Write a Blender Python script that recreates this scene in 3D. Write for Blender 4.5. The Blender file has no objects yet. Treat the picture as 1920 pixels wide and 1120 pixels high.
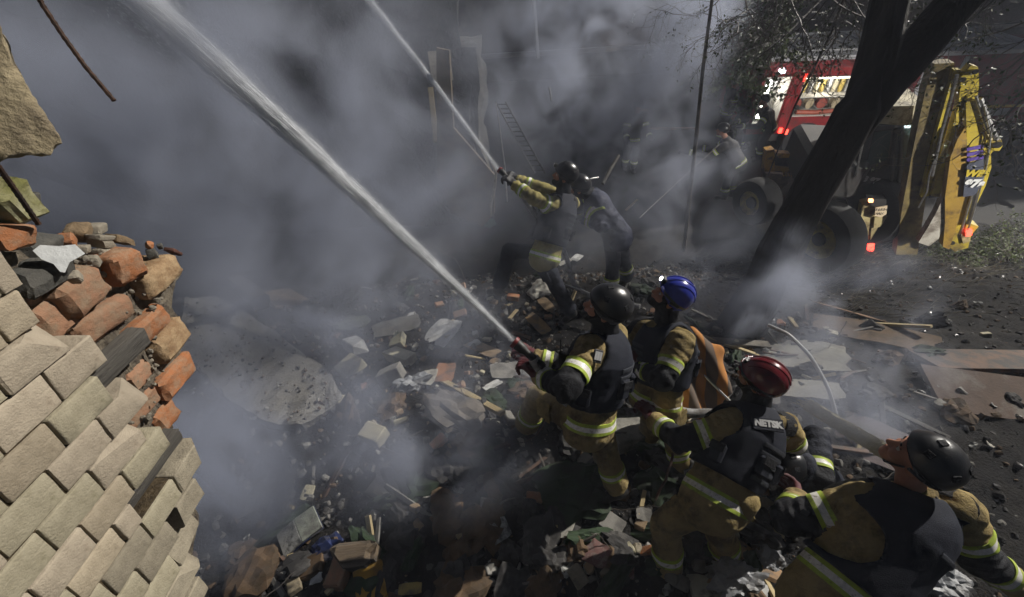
import bpy, bmesh, math, random
import numpy as np
from mathutils import Vector, Matrix, noise as mnoise
from mathutils.bvhtree import BVHTree
random.seed(7); RNG = np.random.default_rng(11)
SC = bpy.context.scene; COL = SC.collection
# ---------------------------------------------------------------- camera
FPX = 800.0                                    # focal length in pixels of a 1920 wide frame
CAMPOS = np.array([0.0, 0.0, 5.4])
def nrm(v):
    v = np.array(v, float); return v / np.linalg.norm(v)
_D = nrm([51, 870, 800]); _zf = np.array([0, 0, 1.0])
_Y = nrm(_zf - _zf.dot(_D) * _D); _Z = -_D; _X = np.cross(_Y, _Z)
R = np.array([_X, _Y, _Z])                     # camera axes (right, down, ahead) to world
def P(px, py, d):                              # the place at depth d along the ray of a photo pixel
    return CAMPOS + R @ (np.array([(px - 960) / FPX, (py - 560) / FPX, 1.0]) * d)
def RAY(px, py): return R @ np.array([(px - 960) / FPX, (py - 560) / FPX, 1.0])
def G(px, py, z):                              # the place at height z along that ray
    r = RAY(px, py); return CAMPOS + r * ((z - CAMPOS[2]) / r[2])
def Yat(px, py, y):
    r = RAY(px, py); return CAMPOS + r * (y / r[1])
cd = bpy.data.cameras.new('camera'); cam = bpy.data.objects.new('camera', cd); COL.objects.link(cam)
cd.sensor_width = 36; cd.lens = 36 * FPX / 1920; cd.clip_start = 0.05; cd.clip_end = 500
right, down, ahead = R[:, 0], R[:, 1], R[:, 2]
cam.matrix_world = Matrix([[right[0], -down[0], -ahead[0], CAMPOS[0]], [right[1], -down[1], -ahead[1], CAMPOS[1]],
                           [right[2], -down[2], -ahead[2], CAMPOS[2]], [0, 0, 0, 1]])
SC.camera = cam
# ---------------------------------------------------------------- night sky and the floodlight from the right
SUN_AZ, SUN_EL = math.radians(60), math.radians(32)   # azimuth from +Y towards +X
w = bpy.data.worlds.new('World'); SC.world = w; w.use_nodes = True
wn = w.node_tree.nodes; wn.clear()
sky = wn.new('ShaderNodeTexSky'); sky.sky_type = 'NISHITA'; sky.sun_disc = False
sky.sun_elevation = SUN_EL; sky.sun_rotation = SUN_AZ
bg = wn.new('ShaderNodeBackground'); bg.inputs['Strength'].default_value = 0.0085
wo = wn.new('ShaderNodeOutputWorld')
w.node_tree.links.new(sky.outputs[0], bg.inputs[0]); w.node_tree.links.new(bg.outputs[0], wo.inputs[0])
sl = bpy.data.lights.new('sun', 'SUN'); sl.energy = 4.3; sl.angle = math.radians(0.6); sl.color = (1.0, 0.95, 0.87)
so = bpy.data.objects.new('sun', sl); COL.objects.link(so)
sdir = Vector((math.sin(SUN_AZ) * math.cos(SUN_EL), math.cos(SUN_AZ) * math.cos(SUN_EL), math.sin(SUN_EL)))
so.rotation_euler = sdir.to_track_quat('Z', 'Y').to_euler(); so.location = (20, 10, 20)
SC.view_settings.view_transform = 'Standard'; SC.view_settings.look = 'None'
SC.view_settings.exposure = 0.24; SC.view_settings.gamma = 1.0; SC.view_settings.use_curve_mapping = False
SC.render.engine = 'CYCLES'
cy = SC.cycles
cy.use_denoising = True
try: cy.denoiser = 'OPENIMAGEDENOISE'
except Exception: pass
cy.max_bounces = 5; cy.diffuse_bounces = 2; cy.glossy_bounces = 2; cy.transmission_bounces = 3; cy.transparent_max_bounces = 12
cy.volume_bounces = 1; cy.volume_step_rate = 1.0; cy.volume_max_steps = 128; cy.use_adaptive_sampling = True; cy.adaptive_threshold = 0.02
cy.sample_clamp_indirect = 4.0
# ---------------------------------------------------------------- materials
MATS = {}
def mat(name, col, col2=None, rough=0.7, scale=8.0, bump=0.0, bscale=None, metal=0.0, spec=0.4, detail=6.0, dirt=None, dscale=3.0, damt=0.5, coat=0.0, bdist=0.01, lo=0.35, hi=0.65, stretch=None):
    if name in MATS: return MATS[name]
    m = bpy.data.materials.new(name); m.use_nodes = True; nt = m.node_tree; n = nt.nodes; L = nt.links
    b = n['Principled BSDF']; b.inputs['Roughness'].default_value = rough; b.inputs['Metallic'].default_value = metal
    b.inputs['Specular IOR Level'].default_value = spec
    if coat: b.inputs['Coat Weight'].default_value = coat; b.inputs['Coat Roughness'].default_value = 0.08
    tc = n.new('ShaderNodeTexCoord'); src = tc.outputs['Object']
    if stretch:
        mp = n.new('ShaderNodeMapping'); mp.inputs['Scale'].default_value = stretch; L.new(src, mp.inputs['Vector']); src = mp.outputs[0]
    c4 = lambda c: (c[0], c[1], c[2], 1)
    if col2 is None: col2 = tuple(x * 0.7 for x in col)
    nz = n.new('ShaderNodeTexNoise'); nz.inputs['Scale'].default_value = scale; nz.inputs['Detail'].default_value = detail; nz.inputs['Roughness'].default_value = 0.62
    L.new(src, nz.inputs['Vector'])
    rp = n.new('ShaderNodeValToRGB'); rp.color_ramp.elements[0].position = lo; rp.color_ramp.elements[1].position = hi
    rp.color_ramp.elements[0].color = c4(col); rp.color_ramp.elements[1].color = c4(col2); L.new(nz.outputs['Fac'], rp.inputs[0])
    out = rp.outputs[0]
    oi = n.new('ShaderNodeObjectInfo'); hs = n.new('ShaderNodeHueSaturation')
    mr = n.new('ShaderNodeMapRange'); mr.inputs['To Min'].default_value = 0.86; mr.inputs['To Max'].default_value = 1.12
    L.new(oi.outputs['Random'], mr.inputs['Value']); L.new(mr.outputs[0], hs.inputs['Value']); L.new(out, hs.inputs['Color']); out = hs.outputs[0]
    if dirt is not None:
        n2 = n.new('ShaderNodeTexNoise'); n2.inputs['Scale'].default_value = dscale; n2.inputs['Detail'].default_value = 8; n2.inputs['Roughness'].default_value = 0.7
        L.new(src, n2.inputs['Vector'])
        r2 = n.new('ShaderNodeValToRGB'); r2.color_ramp.elements[0].position = 0.62 - damt * 0.3; r2.color_ramp.elements[1].position = 0.78 - damt * 0.3
        L.new(n2.outputs['Fac'], r2.inputs[0])
        mx = n.new('ShaderNodeMix'); mx.data_type = 'RGBA'; L.new(r2.outputs[0], mx.inputs[0]); L.new(out, mx.inputs[6]); mx.inputs[7].default_value = c4(dirt)
        out = mx.outputs[2]
    L.new(out, b.inputs['Base Color'])
    if bump:
        nb = n.new('ShaderNodeTexNoise'); nb.inputs['Scale'].default_value = bscale or scale * 4; nb.inputs['Detail'].default_value = 8; nb.inputs['Roughness'].default_value = 0.65
        L.new(src, nb.inputs['Vector'])
        bp = n.new('ShaderNodeBump'); bp.inputs['Strength'].default_value = bump; bp.inputs['Distance'].default_value = bdist
        L.new(nb.outputs['Fac'], bp.inputs['Height']); L.new(bp.outputs[0], b.inputs['Normal'])
    MATS[name] = m; return m
def emit(name, col, strength):
    if name in MATS: return MATS[name]
    m = bpy.data.materials.new(name); m.use_nodes = True; b = m.node_tree.nodes['Principled BSDF']
    b.inputs['Base Color'].default_value = (*col, 1); b.inputs['Emission Color'].default_value = (*col, 1); b.inputs['Emission Strength'].default_value = strength
    MATS[name] = m; return m
# ---------------------------------------------------------------- objects
def tag(o, label=None, cat=None, group=None, kind=None):
    if label: o['label'] = label
    if cat: o['category'] = cat
    if group: o['group'] = group
    if kind: o['kind'] = kind
    return o
OFF = {}
def empty(name, loc, label=None, cat=None, group=None, kind=None):
    o = bpy.data.objects.new(name, None); COL.objects.link(o); o.location = tuple(float(x) for x in loc); o.empty_display_size = 0.1
    OFF[o.name] = np.array(loc, float)
    return tag(o, label, cat, group, kind)
def mesh(name, v, f, m, smooth=False, midx=None):
    me = bpy.data.meshes.new(name); me.from_pydata([tuple(map(float, p)) for p in v], [], [tuple(map(int, q)) for q in f])
    for mm in (m if isinstance(m, (list, tuple)) else [m]): me.materials.append(mm)
    if midx is not None: me.polygons.foreach_set('material_index', np.array(midx, dtype=np.int32))
    if smooth: me.polygons.foreach_set('use_smooth', np.ones(len(me.polygons), dtype=bool))
    me.update()
    if smooth: me.set_sharp_from_angle(angle=math.radians(40))
    return me
def link(name, me, parent=None, **kw):
    o = bpy.data.objects.new(name, me); COL.objects.link(o)
    if parent is not None:
        o.parent = parent; po = OFF.get(parent.name, np.zeros(3)); o.location = tuple(-po)   # the vertices are world points
    OFF[o.name] = np.zeros(3)
    return tag(o, **kw)
def obj(name, v, f, m, parent=None, smooth=False, midx=None, **kw):
    return link(name, mesh(name, v, f, m, smooth, midx), parent, **kw)
def top(name, v, f, m, label, cat, group=None, smooth=False, midx=None, kind=None):     # a thing that is one mesh, its origin at its middle
    v = np.array(v, float); c = v.mean(0)
    me = mesh(name, v - c, f, m, smooth, midx); o = bpy.data.objects.new(name, me); COL.objects.link(o); o.location = tuple(c)
    OFF[o.name] = c
    return tag(o, label, cat, group, kind)
class MB:
    def __init__(s): s.v = []; s.f = []; s.m = []; s.n = 0
    def add(s, v, f, mi=0):
        v = np.asarray(v, float); s.v.append(v)
        for q in f: s.f.append(tuple(i + s.n for i in q)); s.m.append(mi)
        s.n += len(v); return s
    def arr(s): return np.concatenate(s.v)
    def obj(s, name, m, parent=None, smooth=False, **kw): return obj(name, s.arr(), s.f, m, parent, smooth, s.m, **kw)
    def top(s, name, m, label, cat, group=None, smooth=False, kind=None): return top(name, s.arr(), s.f, m, label, cat, group, smooth, s.m, kind)
def frame_of(zd, up=(0, 0, 1)):
    z = nrm(zd); u = np.array(up, float)
    if abs(z.dot(nrm(u))) > 0.98: u = np.array([0, 1.0, 0])
    x = nrm(np.cross(u, z)); y = np.cross(z, x); return np.array([x, y, z]).T          # columns
def box(c, size, M=None, bev=0.0):
    h = np.array(size, float) / 2; M = np.eye(3) if M is None else np.asarray(M)
    if bev <= 0:
        v = np.array([[sx, sy, sz] for sx in (-1, 1) for sy in (-1, 1) for sz in (-1, 1)], float) * h
        f = [(0, 1, 3, 2), (4, 6, 7, 5), (0, 4, 5, 1), (2, 3, 7, 6), (0, 2, 6, 4), (1, 5, 7, 3)]
        return v @ M.T + c, f
    b = min(bev, h.min() * 0.9); v = []; idx = {}
    for sx in (-1, 1):
        for sy in (-1, 1):
            for sz in (-1, 1):
                s = np.array([sx, sy, sz], float)
                for a in range(3):
                    p = s * (h - b); p[a] = s[a] * h[a]; idx[(sx, sy, sz, a)] = len(v); v.append(p)
    f = []
    for a in range(3):
        b1, b2 = (a + 1) % 3, (a + 2) % 3
        for s in (-1, 1):
            def k(s1, s2):
                t = [0, 0, 0]; t[a] = s; t[b1] = s1; t[b2] = s2; return idx[(*t, a)]
            q = (k(-1, -1), k(1, -1), k(1, 1), k(-1, 1)); f.append(q if s > 0 else q[::-1])
        for s1 in (-1, 1):
            for s2 in (-1, 1):
                def k2(sa, ax):
                    t = [0, 0, 0]; t[a] = sa; t[b1] = s1; t[b2] = s2; return idx[(*t, ax)]
                q = (k2(-1, b1), k2(1, b1), k2(1, b2), k2(-1, b2)); f.append(q if s1 * s2 < 0 else q[::-1])
    for sx in (-1, 1):
        for sy in (-1, 1):
            for sz in (-1, 1):
                q = tuple(idx[(sx, sy, sz, a)] for a in range(3)); f.append(q if sx * sy * sz > 0 else q[::-1])
    return np.array(v) @ M.T + c, f
def tube(pts, rad, n=8, caps=True, squash=None):
    pts = np.array(pts, float); rad = np.broadcast_to(np.array(rad, float), (len(pts),))
    t = np.gradient(pts, axis=0); t /= np.linalg.norm(t, axis=1)[:, None] + 1e-12
    ref = np.array([0, 0, 1.0]) if abs(t[0][2]) < 0.9 else np.array([1.0, 0, 0])
    x = nrm(np.cross(ref, t[0])); V = []
    ang = np.linspace(0, 2 * np.pi, n, endpoint=False)
    for i in range(len(pts)):
        x = x - x.dot(t[i]) * t[i]; x = x / (np.linalg.norm(x) + 1e-12); y = np.cross(t[i], x)
        V.append(pts[i] + rad[i] * (np.cos(ang)[:, None] * x + np.sin(ang)[:, None] * y))
    V = np.concatenate(V); f = []
    for i in range(len(pts) - 1):
        for j in range(n):
            k = (j + 1) % n; f.append((i * n + j, i * n + k, (i + 1) * n + k, (i + 1) * n + j))
    if caps: f.append(tuple(range(n))[::-1]); f.append(tuple(range((len(pts) - 1) * n, len(pts) * n)))
    return V, f
def prism(poly, c, M, h):          # poly: 2-D outline (counter-clockwise) in the frame M (columns), extruded by h along its third axis, centred
    poly = np.array(poly, float); n = len(poly)
    v = np.concatenate([np.c_[poly, np.full(n, -h / 2)], np.c_[poly, np.full(n, h / 2)]]) @ np.asarray(M).T + c
    f = [tuple(range(n))[::-1], tuple(range(n, 2 * n))] + [(i, (i + 1) % n, n + (i + 1) % n, n + i) for i in range(n)]
    return v, f
def lathe(prof, c, M, n=24, caps=True):       # prof: (radius, height) pairs
    V = []; f = []; ang = np.linspace(0, 2 * np.pi, n, endpoint=False); k = len(prof)
    for r, h in prof: V.append(np.c_[np.cos(ang) * r, np.sin(ang) * r, np.full(n, h)])
    V = np.concatenate(V) @ np.asarray(M).T + c
    for i in range(k - 1):
        for j in range(n): f.append((i * n + j, i * n + (j + 1) % n, (i + 1) * n + (j + 1) % n, (i + 1) * n + j))
    if caps: f.append(tuple(range(n))[::-1]); f.append(tuple(range((k - 1) * n, k * n)))
    return V, f
def rough_box(size, seed, sub=2, amp=0.06, cuts=0, round_=0.12):     # a chipped block: subdivided, rounded, worn
    bm = bmesh.new(); bmesh.ops.create_cube(bm, size=1.0)
    bmesh.ops.subdivide_edges(bm, edges=bm.edges[:], cuts=sub, use_grid_fill=True)
    rr = random.Random(seed); s = np.array(size, float); off = Vector((seed * 3.1, seed * 1.7, seed * 0.9)); mn = s.min()
    if sub >= 3:                                                     # the outer loops lie close to the edges: a tight worn arris
        e = np.minimum(np.maximum(1.5 * round_ * mn, .004) / s, .2); inner = 0.5 - 1.0 / (sub + 1)
        for v in bm.verts: v.co = Vector([a if abs(a) > .49 else a * (0.5 - e[i]) / inner for i, a in enumerate(v.co)])
    for v in bm.verts:
        p = v.co.copy(); q = Vector((p.x * s[0], p.y * s[1], p.z * s[2]))
        corner = sum(1 for a in (p.x, p.y, p.z) if abs(a) > 0.49)
        pull = (0, 0, round_, round_ * 1.7)[corner] * mn * (0.4 + 0.7 * rr.random() + (2.6 * rr.random() ** 5 if sub >= 3 else .4))
        if sub >= 3: pull = min(pull, (1.5 * round_ * mn if corner == 2 else 2.2 * round_ * mn))
        d = Vector((math.copysign(1, p.x) if abs(p.x) > 0.49 else 0, math.copysign(1, p.y) if abs(p.y) > 0.49 else 0, math.copysign(1, p.z) if abs(p.z) > 0.49 else 0))
        if d.length > 0: q -= d.normalized() * pull
        q += mnoise.noise_vector(q * (1.6 / mn) * 0.5 + off) * amp * mn
        v.co = q
    for _ in range(cuts):
        nn = Vector((rr.uniform(-1, 1), rr.uniform(-1, 1), rr.uniform(-1, 1))).normalized()
        ext = sum(abs(nn[i]) * s[i] / 2 for i in range(3))
        g = bmesh.ops.bisect_plane(bm, geom=bm.verts[:] + bm.edges[:] + bm.faces[:], plane_co=nn * ext * rr.uniform(0.45, 0.8), plane_no=nn, clear_outer=True)
        eg = [e for e in g['geom_cut'] if isinstance(e, bmesh.types.BMEdge)]
        if eg:
            try: bmesh.ops.edgeloop_fill(bm, edges=eg)
            except Exception: pass
    bmesh.ops.recalc_face_normals(bm, faces=bm.faces[:])
    v = np.array([x.co[:] for x in bm.verts]); bm.verts.index_update(); f = [tuple(x.index for x in fc.verts) for fc in bm.faces]; bm.free(); return v, f
def rotm(rx, ry, rz): return np.array(Matrix.Rotation(rz, 3, 'Z') @ Matrix.Rotation(ry, 3, 'Y') @ Matrix.Rotation(rx, 3, 'X'))
def place(name, me, M, c, parent=None, scale=None, **kw):       # an object with its own frame M (columns) at c
    o = bpy.data.objects.new(name, me); COL.objects.link(o)
    A = np.eye(4); A[:3, :3] = np.asarray(M) @ (np.diag(scale) if scale is not None else np.eye(3)); A[:3, 3] = c
    if parent is not None:
        A[:3, 3] = np.array(c) - OFF.get(parent.name, np.zeros(3)); o.parent = parent
    o.matrix_local = Matrix(A.tolist()) if parent is not None else o.matrix_local
    if parent is None: o.matrix_world = Matrix(A.tolist())
    OFF[o.name] = np.array(c, float)
    return tag(o, **kw)
def vnoise(p, scale, seed=0, octv=3):                           # numpy value-ish noise from warped sines, -1..1
    p = np.asarray(p, float) * scale + seed * 7.31; out = np.zeros(p.shape[:-1]); a = 1.0; tot = 0
    for o in range(octv):
        q = p * (2.03 ** o)
        x, y, z = q[..., 0], q[..., 1], q[..., 2] if p.shape[-1] > 2 else q[..., 0] * 0
        w1 = np.sin(1.7 * x + 1.3 * np.sin(1.1 * y + 2.1 * o) + 0.7 * z); w2 = np.sin(1.9 * y + 1.2 * np.sin(1.3 * z + x * 0.7 + o)); w3 = np.sin(1.6 * z + 1.4 * np.sin(1.2 * x + 0.9 * y + 3 * o) + y * 0.5)
        out += a * (w1 + w2 + w3) / 3; tot += a; a *= 0.55
    return out / tot
# ================================================================ the setting: rubble ground, street, air
def sstep(a, b, x):
    t = np.clip((np.asarray(x, float) - a) / (b - a), 0, 1); return t * t * (3 - 2 * t)
def H(x, y, rough=1.0):                                   # height of the heap
    x = np.asarray(x, float); y = np.asarray(y, float)
    h = 2.0 - 0.55 * sstep(1.6, 4.2, y) - 1.45 * sstep(4.2, 6.8, y)
    right = sstep(2.2, 7.2, x + 0.25 * (y - 2))
    h = h * (1 - right) + right * (1.75 - 1.45 * sstep(2.2, 5.6, y)) * (1 - sstep(5.2, 6.8, y))
    h = h + .42 * np.exp(-((x - 7.4) / 2.1) ** 2 - ((y - 4.5) / .9) ** 2)
    left = sstep(-0.6, -2.4, x) * sstep(5.5, 2.0, y)
    h = h - 0.25 * left
    p = np.stack([x, y, 0 * x], -1)
    near = 1 - sstep(5.2, 8.0, y)
    h = h + rough * near * (0.10 * vnoise(p, 1.3, 1, 2) + 0.05 * vnoise(p, 4.1, 2, 3))
    return np.maximum(h, 0.0) + 0.02 * near
def heap_sheet():
    xs = np.arange(-9, 11.01, 0.06); ys = np.arange(-3.0, 8.41, 0.06)
    X, Y = np.meshgrid(xs, ys, indexing='ij'); Z = H(X, Y)
    p = np.stack([X, Y, 0 * X], -1)
    Z = Z + (0.025 * vnoise(p, 11, 3, 3) + 0.02 * np.abs(vnoise(p, 23, 4, 2))) * (1 - sstep(6.6, 8.0, Y))
    Z = Z - 0.12 * sstep(7.2, 8.3, Y)
    n, m = len(xs), len(ys); V = np.stack([X, Y, Z], -1).reshape(-1, 3)
    I = np.arange(n * m).reshape(n, m)
    F = np.stack([I[:-1, :-1], I[1:, :-1], I[1:, 1:], I[:-1, 1:]], -1).reshape(-1, 4)
    return V, F.tolist()
M_ground = mat('wet_dirt', (0.011, 0.0105, 0.011), (0.032, 0.029, 0.026), rough=0.85, scale=3, bump=0.9, bscale=40, dirt=(0.010, 0.010, 0.011), dscale=5, bdist=0.03, spec=0.15)
M_road = mat('wet_road', (0.02, 0.02, 0.021), (0.036, 0.033, 0.03), rough=0.75, scale=2, bump=0.5, bscale=60, spec=0.12)
v, f = heap_sheet(); obj('rubble_ground', v, f, M_ground, smooth=True, kind='structure')
obj('road', [(-150, -150, 0), (150, -150, 0), (150, 150, 0), (-150, 150, 0)], [(0, 1, 2, 3)], M_road, kind='structure')
def on(px, py, dz=0.0):                                    # where a photo ray meets the heap
    r = RAY(px, py); a, b = 0.3, 30.0
    for _ in range(60):
        t = a + 0.02
        q = CAMPOS + r * t
        if q[2] < float(H(q[0], q[1])): break
        a = t if t > 25 else a + max(0.02, (q[2] - float(H(q[0], q[1]))) * 0.5 / abs(r[2]))
    q = CAMPOS + r * a; return q + np.array([0, 0, dz])
# ================================================================ the broken brick wall close at the left
W_D = 1.5; PITCH = 0.0605869 * W_D
_d1 = nrm([-61.9646, -522.396893, 800.0]); _e1 = nrm(np.cross(_d1, [0, 0, 1.0])); _e2 = np.cross(_d1, _e1)
_d2 = math.cos(4.82670076) * _e1 + math.sin(4.82670076) * _e2
WU, WV = R @ _d1, -(R @ _d2); WN = np.cross(WU, WV)
if WN[0] < 0: WN = -WN
WM = np.array([WU, WV, WN]).T; WO = P(380, 830, W_D)
def wuv(px, py, w=0.0):                                   # wall coordinates (along, up) of a pixel, on the plane w metres in front of the face
    r = RAY(px, py); t = WN.dot(WO + WN * w - CAMPOS) / WN.dot(r); q = CAMPOS + r * t - WO
    return q.dot(WU), q.dot(WV)
wall = empty('brick_wall', WO, 'broken brick wall of pale bricks over red ones at the left edge, its end blown away', 'wall')
wall.matrix_world = Matrix(np.block([[WM, WO[:, None]], [np.zeros((1, 3)), np.ones((1, 1))]]).tolist())
M_sil = [mat('pale_brick_%s' % n, c, c2, rough=0.85, scale=22, bump=0.8, bscale=110, dirt=d, dscale=9, damt=0.35, bdist=0.006, spec=0.2) for n, c, c2, d in (
    ('cream', (0.36, 0.305, 0.225), (0.28, 0.235, 0.17), (0.21, 0.17, 0.12)), ('green', (0.345, 0.31, 0.225), (0.27, 0.24, 0.17), (0.2, 0.18, 0.11)),
    ('pink', (0.38, 0.325, 0.25), (0.30, 0.255, 0.195), (0.24, 0.19, 0.14)), ('grey', (0.30, 0.265, 0.20), (0.23, 0.20, 0.15), (0.15, 0.13, 0.1)))]
M_red = [mat('red_brick_%s' % n, c, c2, rough=0.9, scale=22, bump=0.8, bscale=60, dirt=d, dscale=11, damt=0.6, bdist=0.008, spec=0.15) for n, c, c2, d in (
    ('orange', (0.33, 0.135, 0.06), (0.25, 0.115, 0.06), (0.30, 0.2, 0.13)), ('rose', (0.31, 0.17, 0.105), (0.22, 0.13, 0.08), (0.26, 0.19, 0.13)), ('tan', (0.34, 0.24, 0.14), (0.24, 0.17, 0.10), (0.22, 0.13, 0.07)))]
M_gstone = mat('grey_stone', (0.26, 0.23, 0.18), (0.17, 0.15, 0.12), rough=0.9, scale=18, bump=0.8)
M_bed = mat('mortar_bed', (0.10, 0.075, 0.045), (0.045, 0.034, 0.022), rough=0.95, scale=30, bump=1.0, bscale=90, spec=0.1)
M_mortar = mat('old_mortar', (0.17, 0.145, 0.11), (0.06, 0.05, 0.042), rough=0.95, scale=25, bump=1.0, bscale=70, spec=0.1)
M_timber = mat('charred_timber', (0.14, 0.13, 0.115), (0.07, 0.065, 0.06), rough=0.9, scale=6, bump=0.9, bscale=25, stretch=(1, 14, 14), spec=0.1)
def rb_mesh(size, seed, m, **k):
    v, f = rough_box(size, seed, **k); return mesh('brick', v, f, m, smooth=True)
BL, BH, BD = PITCH * 1.56, PITCH * 0.885, 0.10
SIL = [rough_box((BL, BH, BD), 20 + i, sub=4, amp=0.014, round_=0.02) for i in range(8)]
silm = [[mesh('brick', v, f, m, True) for v, f in SIL] for m in M_sil]
def sb(u0, u1, v0, v1, c, w=0.0, chip=False, rz=0.0):
    k = random.randrange(8); L, h = u1 - u0, v1 - v0
    if chip:
        v, f = rough_box((L, h, BD), random.randrange(1000), sub=4, amp=0.04, round_=0.03, cuts=1); me = mesh('brick', v, f, M_sil[c], True); sc = None
    else: me = silm[c][k]; sc = (L / BL, h / BH, 1)
    o = bpy.data.objects.new('brick', me); COL.objects.link(o); o.parent = wall
    A = rotm(random.uniform(-.012, .012), random.uniform(-.012, .012), rz + random.uniform(-.008, .008))
    A4 = np.eye(4); A4[:3, :3] = A @ (np.diag(sc) if sc else np.eye(3)); A4[:3, 3] = ((u0 + u1) / 2, (v0 + v1) / 2, -BD / 2 + w + random.uniform(-.0025, .002)); o.matrix_local = Matrix(A4.tolist())
    return o
# the courses, top to bottom: the joints in units of one course pitch, the right end as a photo pixel
vl = [7.35, 6.35, 5.3, 4.26, 3.27, 2.3, 1.31, 0.36, -0.63, -1.68, -2.74]
ROWS = [(8.35, 7.35, [-3.05], (72, 590)), (7.35, 6.35, [-3.75], (122, 642)), (6.35, 5.3, [-2.9], (200, 668)), (5.3, 4.26, [-3.53], (206, 735)), (4.26, 3.27, [-2.51, -4.2], (281, 735)),
        (3.27, 2.3, [-3.52], (268, 812)), (2.3, 1.31, [-2.92], (312, 818)), (1.31, 0.36, [-3.96], (263, 968)), (0.36, -0.63, [-3.36, -1.74], (387, 838)),
        (-0.63, -1.68, [-2.68], (378, 915)), (-1.68, -2.74, [-3.27], (387, 975)), (-2.74, -3.8, [-2.75], (384, 1040)), (-3.8, -4.85, [-3.3], (377, 1085)), (-4.85, -5.9, [-2.7], (378, 1130)), (-5.9, -6.95, [-3.3], (380, 1180)), (-6.95, -8, [-2.7], (380, 1240)), (-8, -9, [-3.2], (380, 1300))]
ROWS = [(9.35, 8.35, [-4.1], (40, 520)), (10.35, 9.35, [-3.9], (5, 470))] + ROWS
g = 0.0029
for ri, (va, vb, js, endpx) in enumerate(ROWS):
    eu = wuv(*endpx)[0] / PITCH; js = sorted(js)
    while js[0] > -13: js.insert(0, js[0] - 1.62 + random.uniform(-.05, .05))
    while js[-1] + 1.7 < eu: js.append(js[-1] + 1.62 + random.uniform(-.05, .05))
    if eu - js[-1] > 0.45: js.append(eu)
    else: js[-1] = eu
    v_, f_ = rough_box(((js[-2] - js[0]) * PITCH, (va - vb) * PITCH * 1.02, .08), ri, sub=4, amp=.02, round_=.01)
    o = bpy.data.objects.new('mortar_bed', mesh('mortar_bed', v_, f_, M_bed)); COL.objects.link(o); o.parent = wall; o.location = ((js[0] + js[-2]) / 2 * PITCH, (va + vb) / 2 * PITCH, -.0475)
    for k in range(len(js) - 1):
        last = k == len(js) - 2
        c = random.choice((0, 0, 1, 1, 2)) if ri < 9 else random.choice((0, 1, 1, 3))
        if ri == 5 and last: c = 1
        if ri in (7,) and last: c = 2
        if ri == 9 and last: c = 2
        if ri >= 10 and last: c = 3
        sb(js[k] * PITCH + g, js[k + 1] * PITCH - g, vb * PITCH + g, va * PITCH - g, c, 0.0 if not last else random.uniform(0, .006), chip=last)
# red bricks of the inner leaf, further in, seen beyond the broken facing: centre pixel, length and height in metres, material
wr = -0.075
reds = [((168, 546), .150, .100, 1, .02), ((252, 500), .11, .10, 0, .03), ((311, 519), .19, .085, 2, .0), ((204, 600), .20, .085, 1, -.03), ((287, 612), .17, .085, 0, -.02),
        ((330, 640), .17, .095, 2, -.02), ((340, 703), .185, .09, 0, -.03), ((319, 783), .11, .08, 0, -.05), ((118, 596), .10, .10, 1, -.02), ((268, 704), .09, .07, 1, -.06), ((272, 765), .16, .07, 1, -.06),
        ((240, 660), .12, .08, 1, -.07), ((90, 560), .10, .07, 1, -.08)]
for i, (px, L, h, c, dw) in enumerate(reds):
    u, vv = wuv(*px, w=wr + dw * .45)
    o = bpy.data.objects.new('brick', rb_mesh((L, h, .13), 60 + i, M_red[c], sub=4, amp=0.10, round_=0.11)); COL.objects.link(o); o.parent = wall
    A4 = np.eye(4); A4[:3, :3] = rotm(random.uniform(-.06, .06), random.uniform(-.06, .06), random.uniform(-.06, .06)); A4[:3, 3] = (u, vv, wr + dw * .45 - 0.065); o.matrix_local = Matrix(A4.tolist()); o['label'] = 'red brick of the inner leaf'
# the mortar core: a lumpy body behind both leaves, traced a little inside their edge
core_px = [(0, 470), (60, 500), (125, 512), (200, 478), (240, 492), (318, 512), (308, 532), (300, 580), (322, 620), (318, 660), (322, 695), (300, 735), (292, 785), (296, 822), (345, 850), (340, 900), (348, 980), (342, 1060), (345, 1200), (345, 1320)]
pts = [wuv(*p, w=-0.16) for p in core_px]; pts += [(-2.0, pts[-1][1]), (-2.0, pts[0][1])]
def core():
    bm = bmesh.new(); vs = [bm.verts.new((a, b, -0.118)) for a, b in pts]; bm.faces.new(vs)
    r = bmesh.ops.extrude_face_region(bm, geom=bm.faces[:]); bmesh.ops.translate(bm, vec=(0, 0, -0.25), verts=[x for x in r['geom'] if isinstance(x, bmesh.types.BMVert)])
    bmesh.ops.triangulate(bm, faces=bm.faces[:]); bmesh.ops.subdivide_edges(bm, edges=bm.edges[:], cuts=5, use_grid_fill=True)
    for x in bm.verts: x.co += mnoise.noise_vector(x.co * 28) * 0.012 + mnoise.noise_vector(x.co * 9) * 0.012
    bmesh.ops.recalc_face_normals(bm, faces=bm.faces[:])
    me = bpy.data.meshes.new('mortar_core'); bm.to_mesh(me); bm.free(); me.materials.append(M_mortar); return me
o = bpy.data.objects.new('mortar_core', core()); COL.objects.link(o); o.parent = wall
# two weathered battens let into the facing where bricks have gone
for px, L, h, rz in (((215, 690), .30, .062, 0), ((290, 885), .30, .05, 0.0)):
    u, vv = wuv(*px, w=-0.03); v_, f_ = rough_box((L, h, .05), int(px[0]), sub=4, amp=.05, round_=.05)
    o = bpy.data.objects.new('batten', mesh('batten', v_, f_, M_timber, True)); COL.objects.link(o); o.parent = wall; o.location = (u, vv, -0.06); o.rotation_euler = (0.1, 0, rz)
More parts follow.
